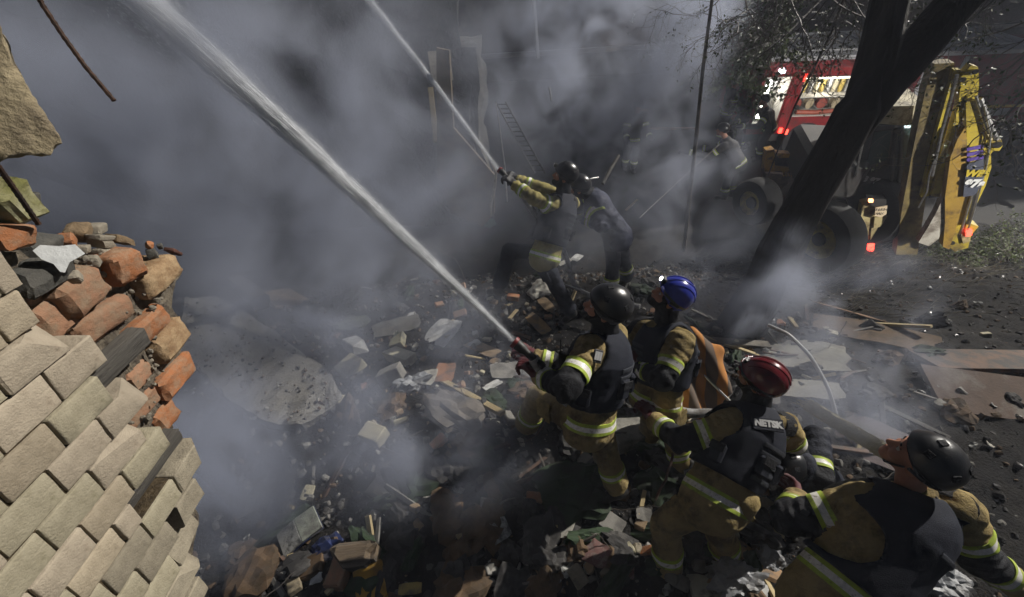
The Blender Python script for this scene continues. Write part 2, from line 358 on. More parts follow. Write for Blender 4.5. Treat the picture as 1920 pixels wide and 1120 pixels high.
# small mortar lumps stuck along the joints of the broken end
mb = MB()
for i in range(90):
    px = random.choice(core_px[3:14]); px = (px[0] + random.uniform(-60, 2), px[1] + random.uniform(-5, 40))
    u, vv = wuv(*px, w=-.08); s = random.uniform(.006, .02); v_, f_ = rough_box((s * 1.3, s, s), i, sub=1, amp=.2, round_=.2)
    if px[0] > 372 or px[1] < 470: continue
    mb.add(v_ @ rotm(*[random.uniform(0, 6) for _ in range(3)]).T + np.array([u, vv, -.10 + random.uniform(-.03, .015)]), f_)
o = bpy.data.objects.new('mortar_crumbs', mesh('mortar_crumbs', mb.arr(), mb.f, M_gstone, True)); COL.objects.link(o); o.parent = wall; o['kind'] = 'stuff'
# loose things lying on the broken top of the wall
M_white = mat('white_plaster', (0.78, 0.80, 0.80), (0.66, 0.68, 0.68), rough=0.8, scale=20, bump=0.3, bscale=60)
M_dkstone = mat('dark_stone', (0.09, 0.085, 0.075), (0.05, 0.05, 0.045), rough=0.9, scale=15, bump=0.8)
M_moss = mat('mossy_plaster', (0.40, 0.38, 0.24), (0.2, 0.19, 0.06), rough=0.95, scale=14, bump=1.0, dirt=(0.12, 0.12, 0.04), dscale=12)
M_brown = mat('brown_stone', (0.2, 0.14, 0.08), (0.12, 0.085, 0.05), rough=0.9, scale=18, bump=0.8)
def chunk(name, px, w, size, m, label, cat, rot, seed, group=None, cuts=2, amp=.12):
    size = tuple(q * .68 for q in size); u, vv = wuv(*px, w=w); c = WO + WM @ np.array([u, vv, w]); v_, f_ = rough_box(size, seed, sub=4, amp=amp, cuts=cuts, round_=.1)
    me = mesh(name, v_, f_, m, True); return place(name, me, WM @ rotm(*rot), c, label=label, category=None) if 0 else tag(place(name, me, WM @ rotm(*rot), c), label, cat, group)
chunk('plaster_chunk', (88, 505), -.11, (.13, .10, .11), M_dkstone, 'dark lump of mortar under the white plaster flake on top of the brick wall', 'mortar', (.2, .1, 0), 3)
pl = [(60, 470), (75, 459), (110, 462), (140, 459), (158, 476), (130, 492), (122, 511), (113, 510), (100, 495), (78, 487)]
pp = [WO + WM @ np.array([*wuv(*q, w=-.045), -.045]) for q in pl]; cc = np.mean(pp, 0); nn = nrm(CAMPOS - cc); FM = frame_of(nn)
poly = [((q - cc) @ FM)[:2] for q in pp]
v_, f_ = prism(poly, cc, FM, .018); top('plaster_flake', v_, [q for q in f_], M_white, 'bright white flake of plaster lying on the broken top of the brick wall', 'plaster')
chunk('stone', (66, 522), -.09, (.16, .075, .1), M_dkstone, 'long dark grey stone beside the white plaster flake on the wall top', 'stone', (.3, 0, -.1), 5)
chunk('stone', (70, 458), -.17, (.14, .07, .12), M_dkstone, 'black round-backed stone behind the white plaster flake', 'stone', (.3, .4, -.2), 9, cuts=1)
chunk('brick_fragment', (127, 452), -.17, (.055, .05, .05), M_red[0], 'small orange brick chip right behind the white plaster flake', 'brick', (.3, .4, .5), 12)
chunk('stone', (146, 435), -.19, (.10, .06, .08), M_brown, 'brown lump at the top of the stone pile on the wall end', 'stone', (.3, .4, .2), 14, cuts=1)
chunk('stone', (176, 430), -.2, (.10, .045, .07), M_gstone, 'pale buff stone crowning the pile on the wall end', 'stone', (.1, .4, -.2), 16)
for i, (px, sz) in enumerate((((190, 458), (.10, .03, .06)), ((192, 473), (.08, .03, .06)), ((188, 446), (.09, .025, .06)))):
    chunk('stone', px, -.14, sz, M_gstone, ('middle of three grey slates stacked above the orange bricks', 'lowest of three grey slates stacked above the orange bricks', 'topmost of three grey slates stacked above the orange bricks')[i], 'stone', (.1, .1, -.45), 21 + i, group='grey slates on the wall end')
chunk('stone', (228, 450), -.16, (.13, .035, .06), M_brown, 'flat brown stone with a bright chipped edge above the upright orange brick', 'stone', (.1, .1, -.62), 31)
chunk('stone', (155, 468), -.15, (.05, .035, .04), M_gstone, 'small buff stone between the plaster flake and the grey slates', 'stone', (.1, .5, -.3), 33)
chunk('stone', (140, 519), -.075, (.045, .035, .04), M_gstone, 'rounded grey pebble under the right tip of the white plaster flake', 'stone', (.1, .5, .3), 35, cuts=0)
chunk('stone', (176, 490), -.1, (.055, .04, .04), M_gstone, 'buff stone wedged above the left orange brick', 'stone', (.1, .5, .1), 37)
chunk('slag_lump', (288, 478), -.13, (.06, .05, .05), M_dkstone, 'dark clinker lump beside the upright orange brick', 'slag', (.1, .5, .3), 41)
chunk('slag_lump', (300, 462), -.14, (.028, .024, .024), M_dkstone, 'small black clinker bead at the top of the wall end', 'slag', (.1, .5, .3), 43, cuts=0)
chunk('brick_fragment', (280, 460), -.14, (.04, .03, .03), M_red[0], 'orange brick crumb beside the black clinker on the wall end', 'brick', (.8, .5, .3), 45)
chunk('brick_fragment', (325, 472), -.12, (.09, .02, .05), mat('maroon_chip', (.12, .05, .035), (.08, .04, .03), rough=.8), 'maroon brick flake on the tan brick at the tip of the wall', 'brick', (.1, .2, -.75), 47, cuts=0)
chunk('plaster_chunk', (20, 385), -.1, (.13, .17, .12), M_moss, 'mossy pale plaster lump at the left edge under the slab', 'plaster', (.2, .1, .3), 51)
chunk('brick_fragment', (14, 443), -.09, (.11, .075, .10), M_red[0], 'deep orange brick fragment at the left edge under the mossy lump', 'brick', (.2, .1, -.3), 53)
chunk('stone', (58, 372), -.14, (.045, .05, .04), M_dkstone, 'small black lump right of the mossy plaster', 'stone', (.2, .1, -.3), 55)
chunk('stone', (42, 470), -.14, (.12, .07, .1), M_dkstone, 'black stone between the orange fragment and the white plaster flake', 'stone', (.2, .1, -.3), 57)
mb = MB()
for i in range(220):
    px = (random.uniform(30, 265), 0); px = (px[0], 522 - 0.12 * px[0] + random.uniform(-30, 22)); w = random.uniform(-.2, -.08)
    u, vv = wuv(*px, w=w); s = random.uniform(.005, .016); v_, f_ = rough_box((s * 1.4, s, s), i, sub=1, amp=.2, round_=.2)
    mb.add(v_ @ rotm(*[random.uniform(0, 6) for _ in range(3)]).T + np.array([u, vv - .012, w - .02]), f_)
mb.v = [x @ WM.T + WO for x in mb.v]; mb.obj('wall_top_debris', M_gstone, smooth=True, kind='stuff')
# torn concrete slab and two rusty rods hanging over it
M_conc = mat('rough_concrete', (0.36, 0.30, 0.19), (0.27, 0.22, 0.14), rough=0.9, scale=9, bump=0.9, bscale=30, dirt=(0.16, 0.13, 0.09), dscale=7, damt=.35, bdist=.02)
sl_px = [(-160, -60), (-20, 30), (5, 60), (22, 115), (48, 160), (75, 205), (100, 240), (116, 268), (96, 279), (88, 291), (45, 289), (0, 302), (-160, 330)]
sd = 0.95; cs = P(40, 190, sd); FMs = frame_of(nrm(CAMPOS - cs))
def onplane(px, c, n): r = RAY(*px); return CAMPOS + r * (n.dot(c - CAMPOS) / n.dot(r))
q3 = [onplane(p, cs, FMs[:, 2]) for p in sl_px]
bm = bmesh.new(); vs = [bm.verts.new(tuple((q - cs) @ FMs)) for q in q3]
fc = bm.faces.new(vs); r_ = bmesh.ops.extrude_face_region(bm, geom=[fc]); bmesh.ops.translate(bm, vec=(0, 0, -.14), verts=[x for x in r_['geom'] if isinstance(x, bmesh.types.BMVert)])
bmesh.ops.triangulate(bm, faces=bm.faces[:]); bmesh.ops.subdivide_edges(bm, edges=bm.edges[:], cuts=6, use_grid_fill=True)
for x in bm.verts: x.co += mnoise.noise_vector(x.co * 45) * .006 + mnoise.noise_vector(x.co * 14) * .01
bmesh.ops.recalc_face_normals(bm, faces=bm.faces[:])
me = bpy.data.meshes.new('concrete_slab'); bm.to_mesh(me); bm.free(); me.materials.append(M_conc); me.polygons.foreach_set('use_smooth', [True] * len(me.polygons))
tag(place('concrete_slab', me, FMs, cs), 'rough torn concrete slab jutting in at the upper left edge', 'slab')
M_rust = mat('rusty_steel', (0.10, 0.05, 0.03), (0.045, 0.03, 0.025), rough=0.7, scale=30, bump=0.6, bscale=120, metal=0.3)
def rod(px, deps, r, label, name='rebar', group=None):
    pts = np.array([P(*p, d) for p, d in zip(px, deps)]); t = np.linspace(0, 1, 40); k = np.linspace(0, 1, len(pts))
    Q = np.stack([np.interp(t, k, pts[:, i]) for i in range(3)], -1); rr = r * (1 + .14 * np.sin(np.arange(40) * 2.6))
    v_, f_ = tube(Q, rr, 8); top(name, v_, f_, M_rust, label, 'rebar', group, smooth=True)
rod([(60, -30), (80, 10), (120, 70), (160, 125), (214, 189)], [.95, .97, 1.0, 1.03, 1.06], .0052, 'long rusty rebar hanging from above at the upper left')
rod([(-20, 290), (20, 345), (72, 420)], [.85, .92, 1.0], .0055, 'short rusty rebar crossing the mossy plaster lump under the slab')
# ================================================================ smoke: soft bodies of drifting vapour standing in the place
def smoke_mat(name, dens, scale, seed, col=(0.69, 0.74, 0.89), lo=0.42, hi=0.72, aniso=0.25, stretch=(1, 1, 1), core=0.25):
    m = bpy.data.materials.new(name); m.use_nodes = True; nt = m.node_tree; n = nt.nodes; L = nt.links; n.clear()
    out = n.new('ShaderNodeOutputMaterial'); pv = n.new('ShaderNodeVolumePrincipled')
    pv.inputs['Color'].default_value = (*col, 1); pv.inputs['Anisotropy'].default_value = aniso; pv.inputs['Density Attribute'].default_value = ''
    tc = n.new('ShaderNodeTexCoord'); ln = n.new('ShaderNodeVectorMath'); ln.operation = 'LENGTH'; L.new(tc.outputs['Object'], ln.inputs[0])
    geo = n.new('ShaderNodeNewGeometry')
    mp = n.new('ShaderNodeMapping'); mp.inputs['Location'].default_value = (seed * 3.7, seed * 1.9, seed * 5.3); mp.inputs['Scale'].default_value = stretch; L.new(geo.outputs['Position'], mp.inputs['Vector'])
    nz = n.new('ShaderNodeTexNoise'); nz.inputs['Scale'].default_value = scale; nz.inputs['Detail'].default_value = 3.5; nz.inputs['Roughness'].default_value = 0.55; nz.inputs['Distortion'].default_value = 0.6
    L.new(mp.outputs[0], nz.inputs['Vector'])
    fall = n.new('ShaderNodeMapRange'); fall.interpolation_type = 'SMOOTHSTEP'; fall.inputs['From Min'].default_value = 1.0; fall.inputs['From Max'].default_value = core; fall.inputs['To Min'].default_value = 0; fall.inputs['To Max'].default_value = 1
    L.new(ln.outputs['Value'], fall.inputs['Value'])
    rg = n.new('ShaderNodeMapRange'); rg.interpolation_type = 'SMOOTHSTEP'; rg.inputs['From Min'].default_value = lo; rg.inputs['From Max'].default_value = hi; L.new(nz.outputs['Fac'], rg.inputs['Value'])
    m1 = n.new('ShaderNodeMath'); m1.operation = 'MULTIPLY'; L.new(fall.outputs[0], m1.inputs[0]); L.new(rg.outputs[0], m1.inputs[1])
    m2 = n.new('ShaderNodeMath'); m2.operation = 'MULTIPLY'; L.new(m1.outputs[0], m2.inputs[0]); m2.inputs[1].default_value = dens
    L.new(m2.outputs[0], pv.inputs['Density']); L.new(pv.outputs[0], out.inputs['Volume']); return m
def ico(sub=2):
    bm = bmesh.new(); bmesh.ops.create_icosphere(bm, subdivisions=sub, radius=1.03); v = [x.co[:] for x in bm.verts]; bm.verts.index_update(); f = [tuple(x.index for x in q.verts) for q in bm.faces]; bm.free(); return v, f
ICO = ico()
def smoke(c, rad, rot, dens, scale, seed, **k):
    m = smoke_mat('smoke_%d' % seed, dens, scale, seed, **k)
    o = bpy.data.objects.new('smoke', mesh('smoke', *ICO, m)); COL.objects.link(o); o.location = tuple(c); o.scale = rad; o.rotation_euler = rot
    return tag(o, kind='stuff')
#        centre                 radii             turn        density scale seed
smoke(P(1120, 110, 7.4), (2.9, 1.7, 2.8), (0, 0, 0), 2.0, 1.25, 1, lo=.42, hi=.70)
smoke(P(1300, 50, 7.6), (1.0, 1.0, 1.5), (0, .3, 0), 2.2, 1.5, 11, lo=.38, hi=.66)
smoke(P(560, 300, 4.8), (3.2, 1.7, 2.5), (0, 0, 0), 1.7, 1.1, 2, lo=.36, hi=.72)
smoke(P(130, 300, 3.4), (1.9, 1.3, 2.0), (0, 0, 0), 1.6, 1.2, 3, lo=.36, hi=.72)
smoke(P(415, 880, 2.3), (0.50, 0.6, 1.05), (0, .1, 0), 6.5, 2.4, 4, lo=.38, hi=.68)
smoke(P(740, 830, 2.5), (1.05, 0.55, 0.55), (0, .2, 0), 5.5, 2.3, 5, lo=.37, hi=.76)
smoke(P(640, 580, 3.1), (1.5, 0.8, 0.8), (0, 0, 0), 2.2, 1.9, 6, lo=.40, hi=.68)
smoke(P(1330, 500, 4.6), (1.1, 0.7, 1.1), (0, 0, 0), 1.0, 1.4, 7, lo=.40, hi=.70)
smoke(P(1400, 540, 4.15), (0.85, 0.4, 0.85), (0, .3, 0), 3.0, 1.9, 12, lo=.38, hi=.66)
smoke(P(1590, 730, 3.2), (0.9, 0.6, 0.6), (0, 0, 0), 2.4, 1.9, 8, lo=.40, hi=.68)
smoke(P(1090, 420, 4.1), (1.0, 0.5, 0.8), (0, 0, 0), 0.45, 1.9, 9, lo=.42, hi=.68)
smoke(P(1230, 400, 5.2), (1.3, 0.6, 0.9), (0, 0, 0), 0.9, 1.5, 14, lo=.42, hi=.7)
smoke(P(1560, 560, 4.0), (1.2, 0.6, 0.7), (0, 0, 0), 1.3, 1.7, 15, lo=.44, hi=.7)
smoke(P(900, 720, 2.9), (0.9, 0.4, 0.5), (0, 0, 0), 1.8, 2.3, 16, lo=.42, hi=.7)
smoke(P(500, 620, 3.4), (1.0, 0.6, 0.8), (0, 0, 0), 1.3, 1.8, 17, lo=.40, hi=.7)
smoke(P(1300, 300, 7.6), (1.3, 0.7, 1.3), (0, 0, 0), 1.2, 1.3, 18, lo=.42, hi=.68)
hz = obj('haze', *box((3, 7, 2.4), (40, 40, 8)), bpy.data.materials.new('haze_air'), kind='stuff')
hm = MATS['haze'] = bpy.data.materials['haze_air']; hm.use_nodes = True; hm.node_tree.nodes.clear()
_o = hm.node_tree.nodes.new('ShaderNodeOutputMaterial'); _p = hm.node_tree.nodes.new('ShaderNodeVolumePrincipled'); _p.inputs['Color'].default_value = (.7, .75, .9, 1); _p.inputs['Density'].default_value = 0.005; _p.inputs['Density Attribute'].default_value = ''
hm.node_tree.links.new(_p.outputs[0], _o.inputs['Volume'])
# ================================================================ figures: grown from distance fields, so that every body is one surface
def surface_nets(D, o, h):
    s = D < 0; nx, ny, nz = D.shape
    cnt = np.zeros((nx - 1, ny - 1, nz - 1)); acc = np.zeros((nx - 1, ny - 1, nz - 1, 3))
    cs = [(a, b, c) for a in (0, 1) for b in (0, 1) for c in (0, 1)]
    for i, ca in enumerate(cs):
        for cb in cs[i + 1:]:
            if sum(abs(p - q) for p, q in zip(ca, cb)) != 1: continue
            A = D[ca[0]:nx - 1 + ca[0], ca[1]:ny - 1 + ca[1], ca[2]:nz - 1 + ca[2]]; B = D[cb[0]:nx - 1 + cb[0], cb[1]:ny - 1 + cb[1], cb[2]:nz - 1 + cb[2]]
            x = (A < 0) != (B < 0)
            if not x.any(): continue
            t = A[x] / (A[x] - B[x]); cnt[x] += 1
            acc[x] += np.array(ca, float) + t[:, None] * (np.array(cb, float) - np.array(ca, float))
    act = cnt > 0; idx = -np.ones(act.shape, int); n = act.sum(); idx[act] = np.arange(n)
    g = np.argwhere(act); V = (g + acc[act] / cnt[act][:, None]) * h + o; F = []
    for ax in range(3):
        b1, b2 = (ax + 1) % 3, (ax + 2) % 3
        sl0 = [slice(None)] * 3; sl1 = [slice(None)] * 3; sl0[ax] = slice(0, -1); sl1[ax] = slice(1, None)
        ch = s[tuple(sl0)] != s[tuple(sl1)]; e = np.argwhere(ch)
        e = e[(e[:, b1] > 0) & (e[:, b2] > 0) & (e[:, b1] < D.shape[b1] - 1) & (e[:, b2] < D.shape[b2] - 1)]
        if len(e) == 0: continue
        u1 = np.zeros(3, int); u1[b1] = 1; u2 = np.zeros(3, int); u2[b2] = 1
        q = np.stack([idx[tuple((e - u1 - u2).T)], idx[tuple((e - u2).T)], idx[tuple(e.T)], idx[tuple((e - u1).T)]], -1)
        ins = s[tuple(e.T)]; q[~ins] = q[~ins][:, ::-1]; F.append(q)
    F = np.concatenate(F); return V, F[(F >= 0).all(1)]
class Field:
    def __init__(s, h): s.h = h; s.pr = []
    def cap(s, a, b, ra, rb=None, k=0.03, flat=None, op='u'):
        s.pr.append(('c', np.array(a, float), np.array(b, float), ra, ra if rb is None else rb, k, flat, op)); return s
    def ell(s, c, r, M=None, k=0.02, op='u'):
        s.pr.append(('e', np.array(c, float), np.array(r, float), np.eye(3) if M is None else M, None, k, None, op)); return s
    def bx(s, c, hsz, M, rnd=0.01, k=0.01, op='u'):
        s.pr.append(('b', np.array(c, float), np.array(hsz, float), M, rnd, k, None, op)); return s
    def fn(s, f, op='x'): s.pr.append(('f', f, None, None, None, 0, None, op)); return s
    def bounds(s):
        lo, hi = np.full(3, 1e9), np.full(3, -1e9)
        for p in s.pr:
            if p[0] == 'f' or p[7] != 'u': continue
            if p[0] == 'c':
                r = max(p[3], p[4]) * (1.0 if p[6] is None else max(1, p[6][1])); a = np.minimum(p[1], p[2]) - r; b = np.maximum(p[1], p[2]) + r
            elif p[0] == 'e': r = np.abs(p[3]) @ p[2]; a, b = p[1] - r, p[1] + r
            else: r = np.abs(p[3]) @ p[2] + p[4]; a, b = p[1] - r, p[1] + r
            lo = np.minimum(lo, a); hi = np.maximum(hi, b)
        return lo, hi
    def ev(s, p, X):
        if p[0] == 'c':
            a, b, ra, rb, flat = p[1], p[2], p[3], p[4], p[6]; ab = b - a; L = ab.dot(ab) + 1e-12; pa = X - a
            t = np.clip(pa @ ab / L, 0, 1); q = pa - t[..., None] * ab
            if flat is not None: q = q + (q @ flat[0])[..., None] * flat[0] * (1 / flat[1] - 1)
            return np.sqrt((q * q).sum(-1)) - (ra + t * (rb - ra))
        if p[0] == 'e':
            q = (X - p[1]) @ p[3]; r = p[2]; k0 = np.sqrt(((q / r) ** 2).sum(-1)); k1 = np.sqrt(((q / r ** 2) ** 2).sum(-1)) + 1e-9; return k0 * (k0 - 1) / k1
        if p[0] == 'b':
            q = np.abs((X - p[1]) @ p[3]) - p[2]; return np.sqrt((np.maximum(q, 0) ** 2).sum(-1)) + np.minimum(q.max(-1), 0) - p[4]
    def build(s, wr=None, pad=0.03):
        h = s.h; lo, hi = s.bounds(); lo = lo - pad - 2 * h; hi = hi + pad + 2 * h
        n = np.ceil((hi - lo) / h).astype(int) + 1; D = np.full(n, 0.5, np.float64)
        ax = [lo[i] + np.arange(n[i]) * h for i in range(3)]
        G_ = np.stack(np.meshgrid(*ax, indexing='ij'), -1)
        for p in s.pr:
            if p[0] == 'f':
                d = p[1](G_, D); D = np.maximum(D, d) if p[7] == 'x' else d; continue
            k = p[5]; m = 0.05 + k
            if p[0] == 'c':
                r = max(p[3], p[4]) * (1.0 if p[6] is None else max(1, p[6][1])) + m; a = np.minimum(p[1], p[2]) - r; b = np.maximum(p[1], p[2]) + r
            elif p[0] == 'e': r = np.abs(p[3]) @ p[2] + m; a, b = p[1] - r, p[1] + r
            else: r = np.abs(p[3]) @ p[2] + p[4] + m; a, b = p[1] - r, p[1] + r
            i0 = np.clip(((a - lo) / h).astype(int), 0, n); i1 = np.clip(((b - lo) / h).astype(int) + 2, 0, n)
            if (i1 <= i0).any(): continue
            sl = tuple(slice(i0[i], i1[i]) for i in range(3)); d = s.ev(p, G_[sl]); D0 = D[sl]
            if p[7] == 'u':
                hh = np.clip(0.5 + 0.5 * (D0 - d) / k, 0, 1); D[sl] = D0 * (1 - hh) + d * hh - k * hh * (1 - hh)
            else:
                d = -d; hh = np.clip(0.5 - 0.5 * (D0 - d) / k, 0, 1); D[sl] = D0 * (1 - hh) + d * hh + k * hh * (1 - hh)
        if wr is not None:
            nb = np.abs(D) < 0.05; D[nb] += wr(G_[nb])
        return surface_nets(D, lo, h)
def on_ray(par, px, py, L, far=1):
    r = nrm(RAY(px, py)); w_ = CAMPOS - par; b = r.dot(w_); c = w_.dot(w_) - L * L; disc = b * b - c
    t = -b if disc < 0 else -b + far * math.sqrt(disc); return CAMPOS + r * t
CW = lambda x, y, z: R @ np.array([x, y, z], float)            # camera axes (right, down, ahead) to world
M_khaki = mat('khaki_cloth', (0.36, 0.275, 0.125), (0.25, 0.19, 0.085), rough=0.9, scale=9, bump=0.9, bscale=38, dirt=(0.10, 0.075, 0.042), dscale=5, damt=.5, spec=.15, bdist=.014)
M_navy = mat('navy_cloth', (0.022, 0.026, 0.042), (0.012, 0.014, 0.024), rough=0.75, scale=10, bump=0.9, bscale=40, spec=.3, bdist=.012)
M_blk = mat('black_cloth', (0.016, 0.017, 0.021), (0.009, 0.009, 0.012), rough=0.75, scale=10, bump=0.9, bscale=40, spec=.3, bdist=.012)
M_vest = mat('vest_cloth', (0.017, 0.020, 0.032), (0.009, 0.011, 0.02), rough=0.8, scale=12, bump=0.6, bscale=200, spec=.25, bdist=.004)
M_lime = mat('lime_trim', (0.40, 0.50, 0.06), (0.30, 0.38, 0.05), rough=0.7, scale=20, dirt=(0.12, 0.13, 0.04), dscale=14, damt=.35)
M_silver = mat('silver_tape', (0.82, 0.80, 0.76), (0.62, 0.60, 0.56), rough=0.5, scale=60, dirt=(0.2, 0.16, 0.12), dscale=35, damt=.3, spec=.6)
M_glove = mat('red_glove', (0.11, 0.018, 0.022), (0.06, 0.013, 0.016), rough=0.6, scale=20, bump=0.4, bscale=120)
M_dglove = mat('dark_glove', (0.02, 0.02, 0.022), (0.03, 0.028, 0.028), rough=0.6, scale=20, bump=0.4, bscale=120)
M_skin = mat('skin', (0.42, 0.20, 0.13), (0.34, 0.15, 0.10), rough=0.5, scale=14, bump=0.15, bscale=150, spec=.4)
M_hair = mat('dark_hair', (0.02, 0.015, 0.012), rough=0.6)
M_boot = mat('boot', (0.015, 0.015, 0.017), (0.03, 0.028, 0.026), rough=0.5, scale=14, bump=0.3)
M_hblack = mat('black_helmet', (0.012, 0.013, 0.016), (0.022, 0.022, 0.024), rough=0.30, scale=14, bump=0.22, bscale=160, spec=.6, bdist=.003, dirt=(.07, .066, .06), dscale=22, damt=.04)
M_hblue = mat('blue_helmet', (0.035, 0.05, 0.36), (0.03, 0.04, 0.28), rough=0.25, scale=8, coat=.4, dirt=(.03, .03, .08), dscale=6, damt=.2)
M_hred = mat('red_helmet', (0.15, 0.010, 0.016), (0.10, 0.009, 0.013), rough=0.22, scale=8, coat=.6, dirt=(.05, .01, .012), dscale=7, damt=.35)
M_lens = mat('lamp_glass', (0.85, 0.87, 0.9), rough=0.1, spec=.8)
M_eyew = mat('eye_white', (0.7, 0.66, 0.6), rough=.3); M_eyed = mat('eye_iris', (0.03, 0.02, 0.015), rough=.3)
M_web = mat('vest_webbing', (.035, .038, .05), (.022, .025, .034), rough=.8, scale=40, bump=.4)
def band(bvh, a, b, t, wd, rmax, name, par, mats=None, off=0.005, n=40, arc=None, tilt=None, side=None):
    a, b = np.array(a, float), np.array(b, float); ax = nrm(b - a); c0 = a + (b - a) * t
    fr = frame_of(ax, (0.3, 0.2, 1)) if side is None else np.array([nrm(side - ax * ax.dot(side)), np.cross(ax, nrm(side - ax * ax.dot(side))), ax]).T
    rows = [-.5, -.30, -.22, .22, .30, .5]; Q = []
    A0, A1 = (0, 2 * math.pi) if arc is None else arc; closed = arc is None
    ang = np.linspace(A0, A1, n, endpoint=not closed); Rr = np.zeros((len(rows), n))
    dirs = [fr[:, 0] * math.cos(x) + fr[:, 1] * math.sin(x) for x in ang]
    for i, rw in enumerate(rows):
        for j, dv in enumerate(dirs):
            c = c0 + ax * (rw * wd) + (dv * 0 if tilt is None else ax * (tilt.dot(dv)))
            best = None
            hit = bvh.ray_cast(Vector(c), Vector(dv), rmax)
            best = hit[3]; Rr[i, j] = best if best is not None else np.nan
    med = np.nanmedian(Rr) if np.isfinite(Rr).any() else rmax * .7
    Rr = np.where(np.isfinite(Rr), Rr, med); Rr = np.minimum(Rr, med * 1.5)
    for j in range(len(rows)):                                            # soften single-ray steps round the ring
        r = Rr[j]; Rr[j] = (np.roll(r, 1) + 2 * r + np.roll(r, -1)) / 4 if closed else r
    lift = off * np.array([1, 1.25, 1.25, 1.25, 1.25, 1]); V = []
    for lay in (0, 1):
        for i, rw in enumerate(rows):
            for j, dv in enumerate(dirs):
                c = c0 + ax * (rw * wd) + (dv * 0 if tilt is None else ax * (tilt.dot(dv)))
                V.append(c + dv * (Rr[i, j] + (lift[i] if lay == 0 else -0.004)))
    F, MI = [], []; nr = len(rows); nn = n if closed else n - 1
    col = (0, 0, 1, 0, 0)
    for i in range(nr - 1):
        for j in range(nn):
            k = (j + 1) % n; F.append((i * n + j, i * n + k, (i + 1) * n + k, (i + 1) * n + j)); MI.append(col[i])
            o = nr * n; F.append((o + i * n + j, o + (i + 1) * n + j, o + (i + 1) * n + k, o + i * n + k)); MI.append(0)
    for i in (0, nr - 1):
        for j in range(nn):
            k = (j + 1) % n; o = nr * n; q = (i * n + j, o + i * n + j, o + i * n + k, i * n + k); F.append(q if i == 0 else q[::-1]); MI.append(0)
    return obj(name, V, F, mats or [M_lime, M_silver], par, True, MI)
def bvh_of(V, F): return BVHTree.FromPolygons([tuple(x) for x in V], [tuple(map(int, q)) for q in F])
def head_mesh(hc, f, u, h=0.0052, neck=None, sc=1.0):
    f = nrm(f); u = nrm(u - f * f.dot(u)); s = np.cross(u, f); M = np.array([f, s, u]).T
    L = lambda x, y, z: hc + M @ (np.array([x, y, z]) * sc)
    F = Field(h)
    F.ell(L(-.012, 0, .035), np.array([.098, .077, .088]) * sc, M); F.ell(L(.035, 0, -.045), np.array([.062, .056, .075]) * sc, M, k=.03)
    F.ell(L(.072, 0, -.098), np.array([.026, .030, .022]) * sc, M, k=.025)                     # chin
    F.cap(L(.085, -.035, .018), L(.085, .035, .018), .013 * sc, k=.02)                         # brow
    for q in (-1, 1):
        F.ell(L(.066, q * .043, -.03), np.array([.026, .022, .022]) * sc, M, k=.025)            # cheekbones
        F.ell(L(.098, q * .031, .000), np.array([.017, .018, .013]) * sc, M, k=.012, op='s')    # eye sockets
    F.cap(L(.090, 0, .006), L(.113, 0, -.032), .008 * sc, .0135 * sc, k=.012)                  # nose
    for q in (-1, 1): F.ell(L(.098, q * .012, -.036), np.array([.012, .008, .008]) * sc, M, k=.008)
    F.ell(L(.090, 0, -.062), np.array([.015, .024, .0065]) * sc, M, k=.008); F.ell(L(.088, 0, -.075), np.array([.015, .021, .007]) * sc, M, k=.008)
    for q in (-1, 1): F.ell(L(-.008, q * .078, -.012), np.array([.021, .009, .033]) * sc, M, k=.008)
    if neck is not None: F.cap(L(-.028, 0, -.06), neck, .055 * sc, .062 * sc, k=.03)
    return F, M, L
def hand_field(F, w, d, n, side, curl=.6, sc=1.0, spread=.10):
    d = nrm(d); n = nrm(n - d * d.dot(n)); t = np.cross(d, n) * side; M = np.array([d, t, n]).T
    F.cap(w - d * .03, w + d * .02, .036 * sc, .034 * sc, k=.02); F.bx(w + d * .055 * sc, np.array([.034, .030, .006]) * sc, M, .012 * sc, .02)
    for i in range(4):
        y = (1.5 - i) * .0215 * sc; base = w + d * (.092 - .004 * abs(i - 1.3)) * sc + t * y
        ln = (.040, .045, .042, .034)[i] * sc; dd = nrm(d + t * (1.5 - i) * spread * .6); a = 0.0; p = base - d * .025
        F.cap(p, base, .0125 * sc, .012 * sc, k=.008); p = base
        for k_, (sl, rr) in enumerate(((1, .0118), (.72, .0108), (.58, .0098))):
            a += curl * (1.0, 1.15, .8)[k_] * (1 + .06 * i)
            q = p + (dd * math.cos(a) + n * math.sin(a)) * ln * sl; F.cap(p, q, rr * sc, rr * .93 * sc, k=.006); p = q
    p = w + d * .025 * sc + t * .034 * sc; q = p + nrm(d * .75 + t * .75 + n * .25) * .04 * sc; F.cap(p, q, .015 * sc, .013 * sc, k=.012)
    r = q + nrm(d * .9 + t * (.25 - curl * .3) + n * (.3 + curl * .5)) * .033 * sc; F.cap(q, r, .0125 * sc, .0105 * sc, k=.006); return F
def helmet_mesh(hc, M, h, brim=.0, grow=1.0, tilt=.42, low=-.012, earr=.035):
    c = hc + M @ np.array([-.012, 0, .042]); F = Field(h); F.ell(c, np.array([.136, .116, .124]) * grow, M)
    if brim: F.ell(hc + M @ np.array([.075, 0, .052]), np.array([.082 + brim, .098, .022]), M, k=.015)
    def cut(X, D):
        q = (X - hc) @ M; pl = (low + tilt * q[..., 0] + .10 * np.maximum(0, q[..., 0] + .02) - q[..., 2]) * .9
        ear = earr - np.sqrt((q[..., 0] + .01) ** 2 + (q[..., 2] + .035) ** 2) - 0 * q[..., 1]
        return np.maximum(pl, ear)
    F.fn(cut)
    return F.build()
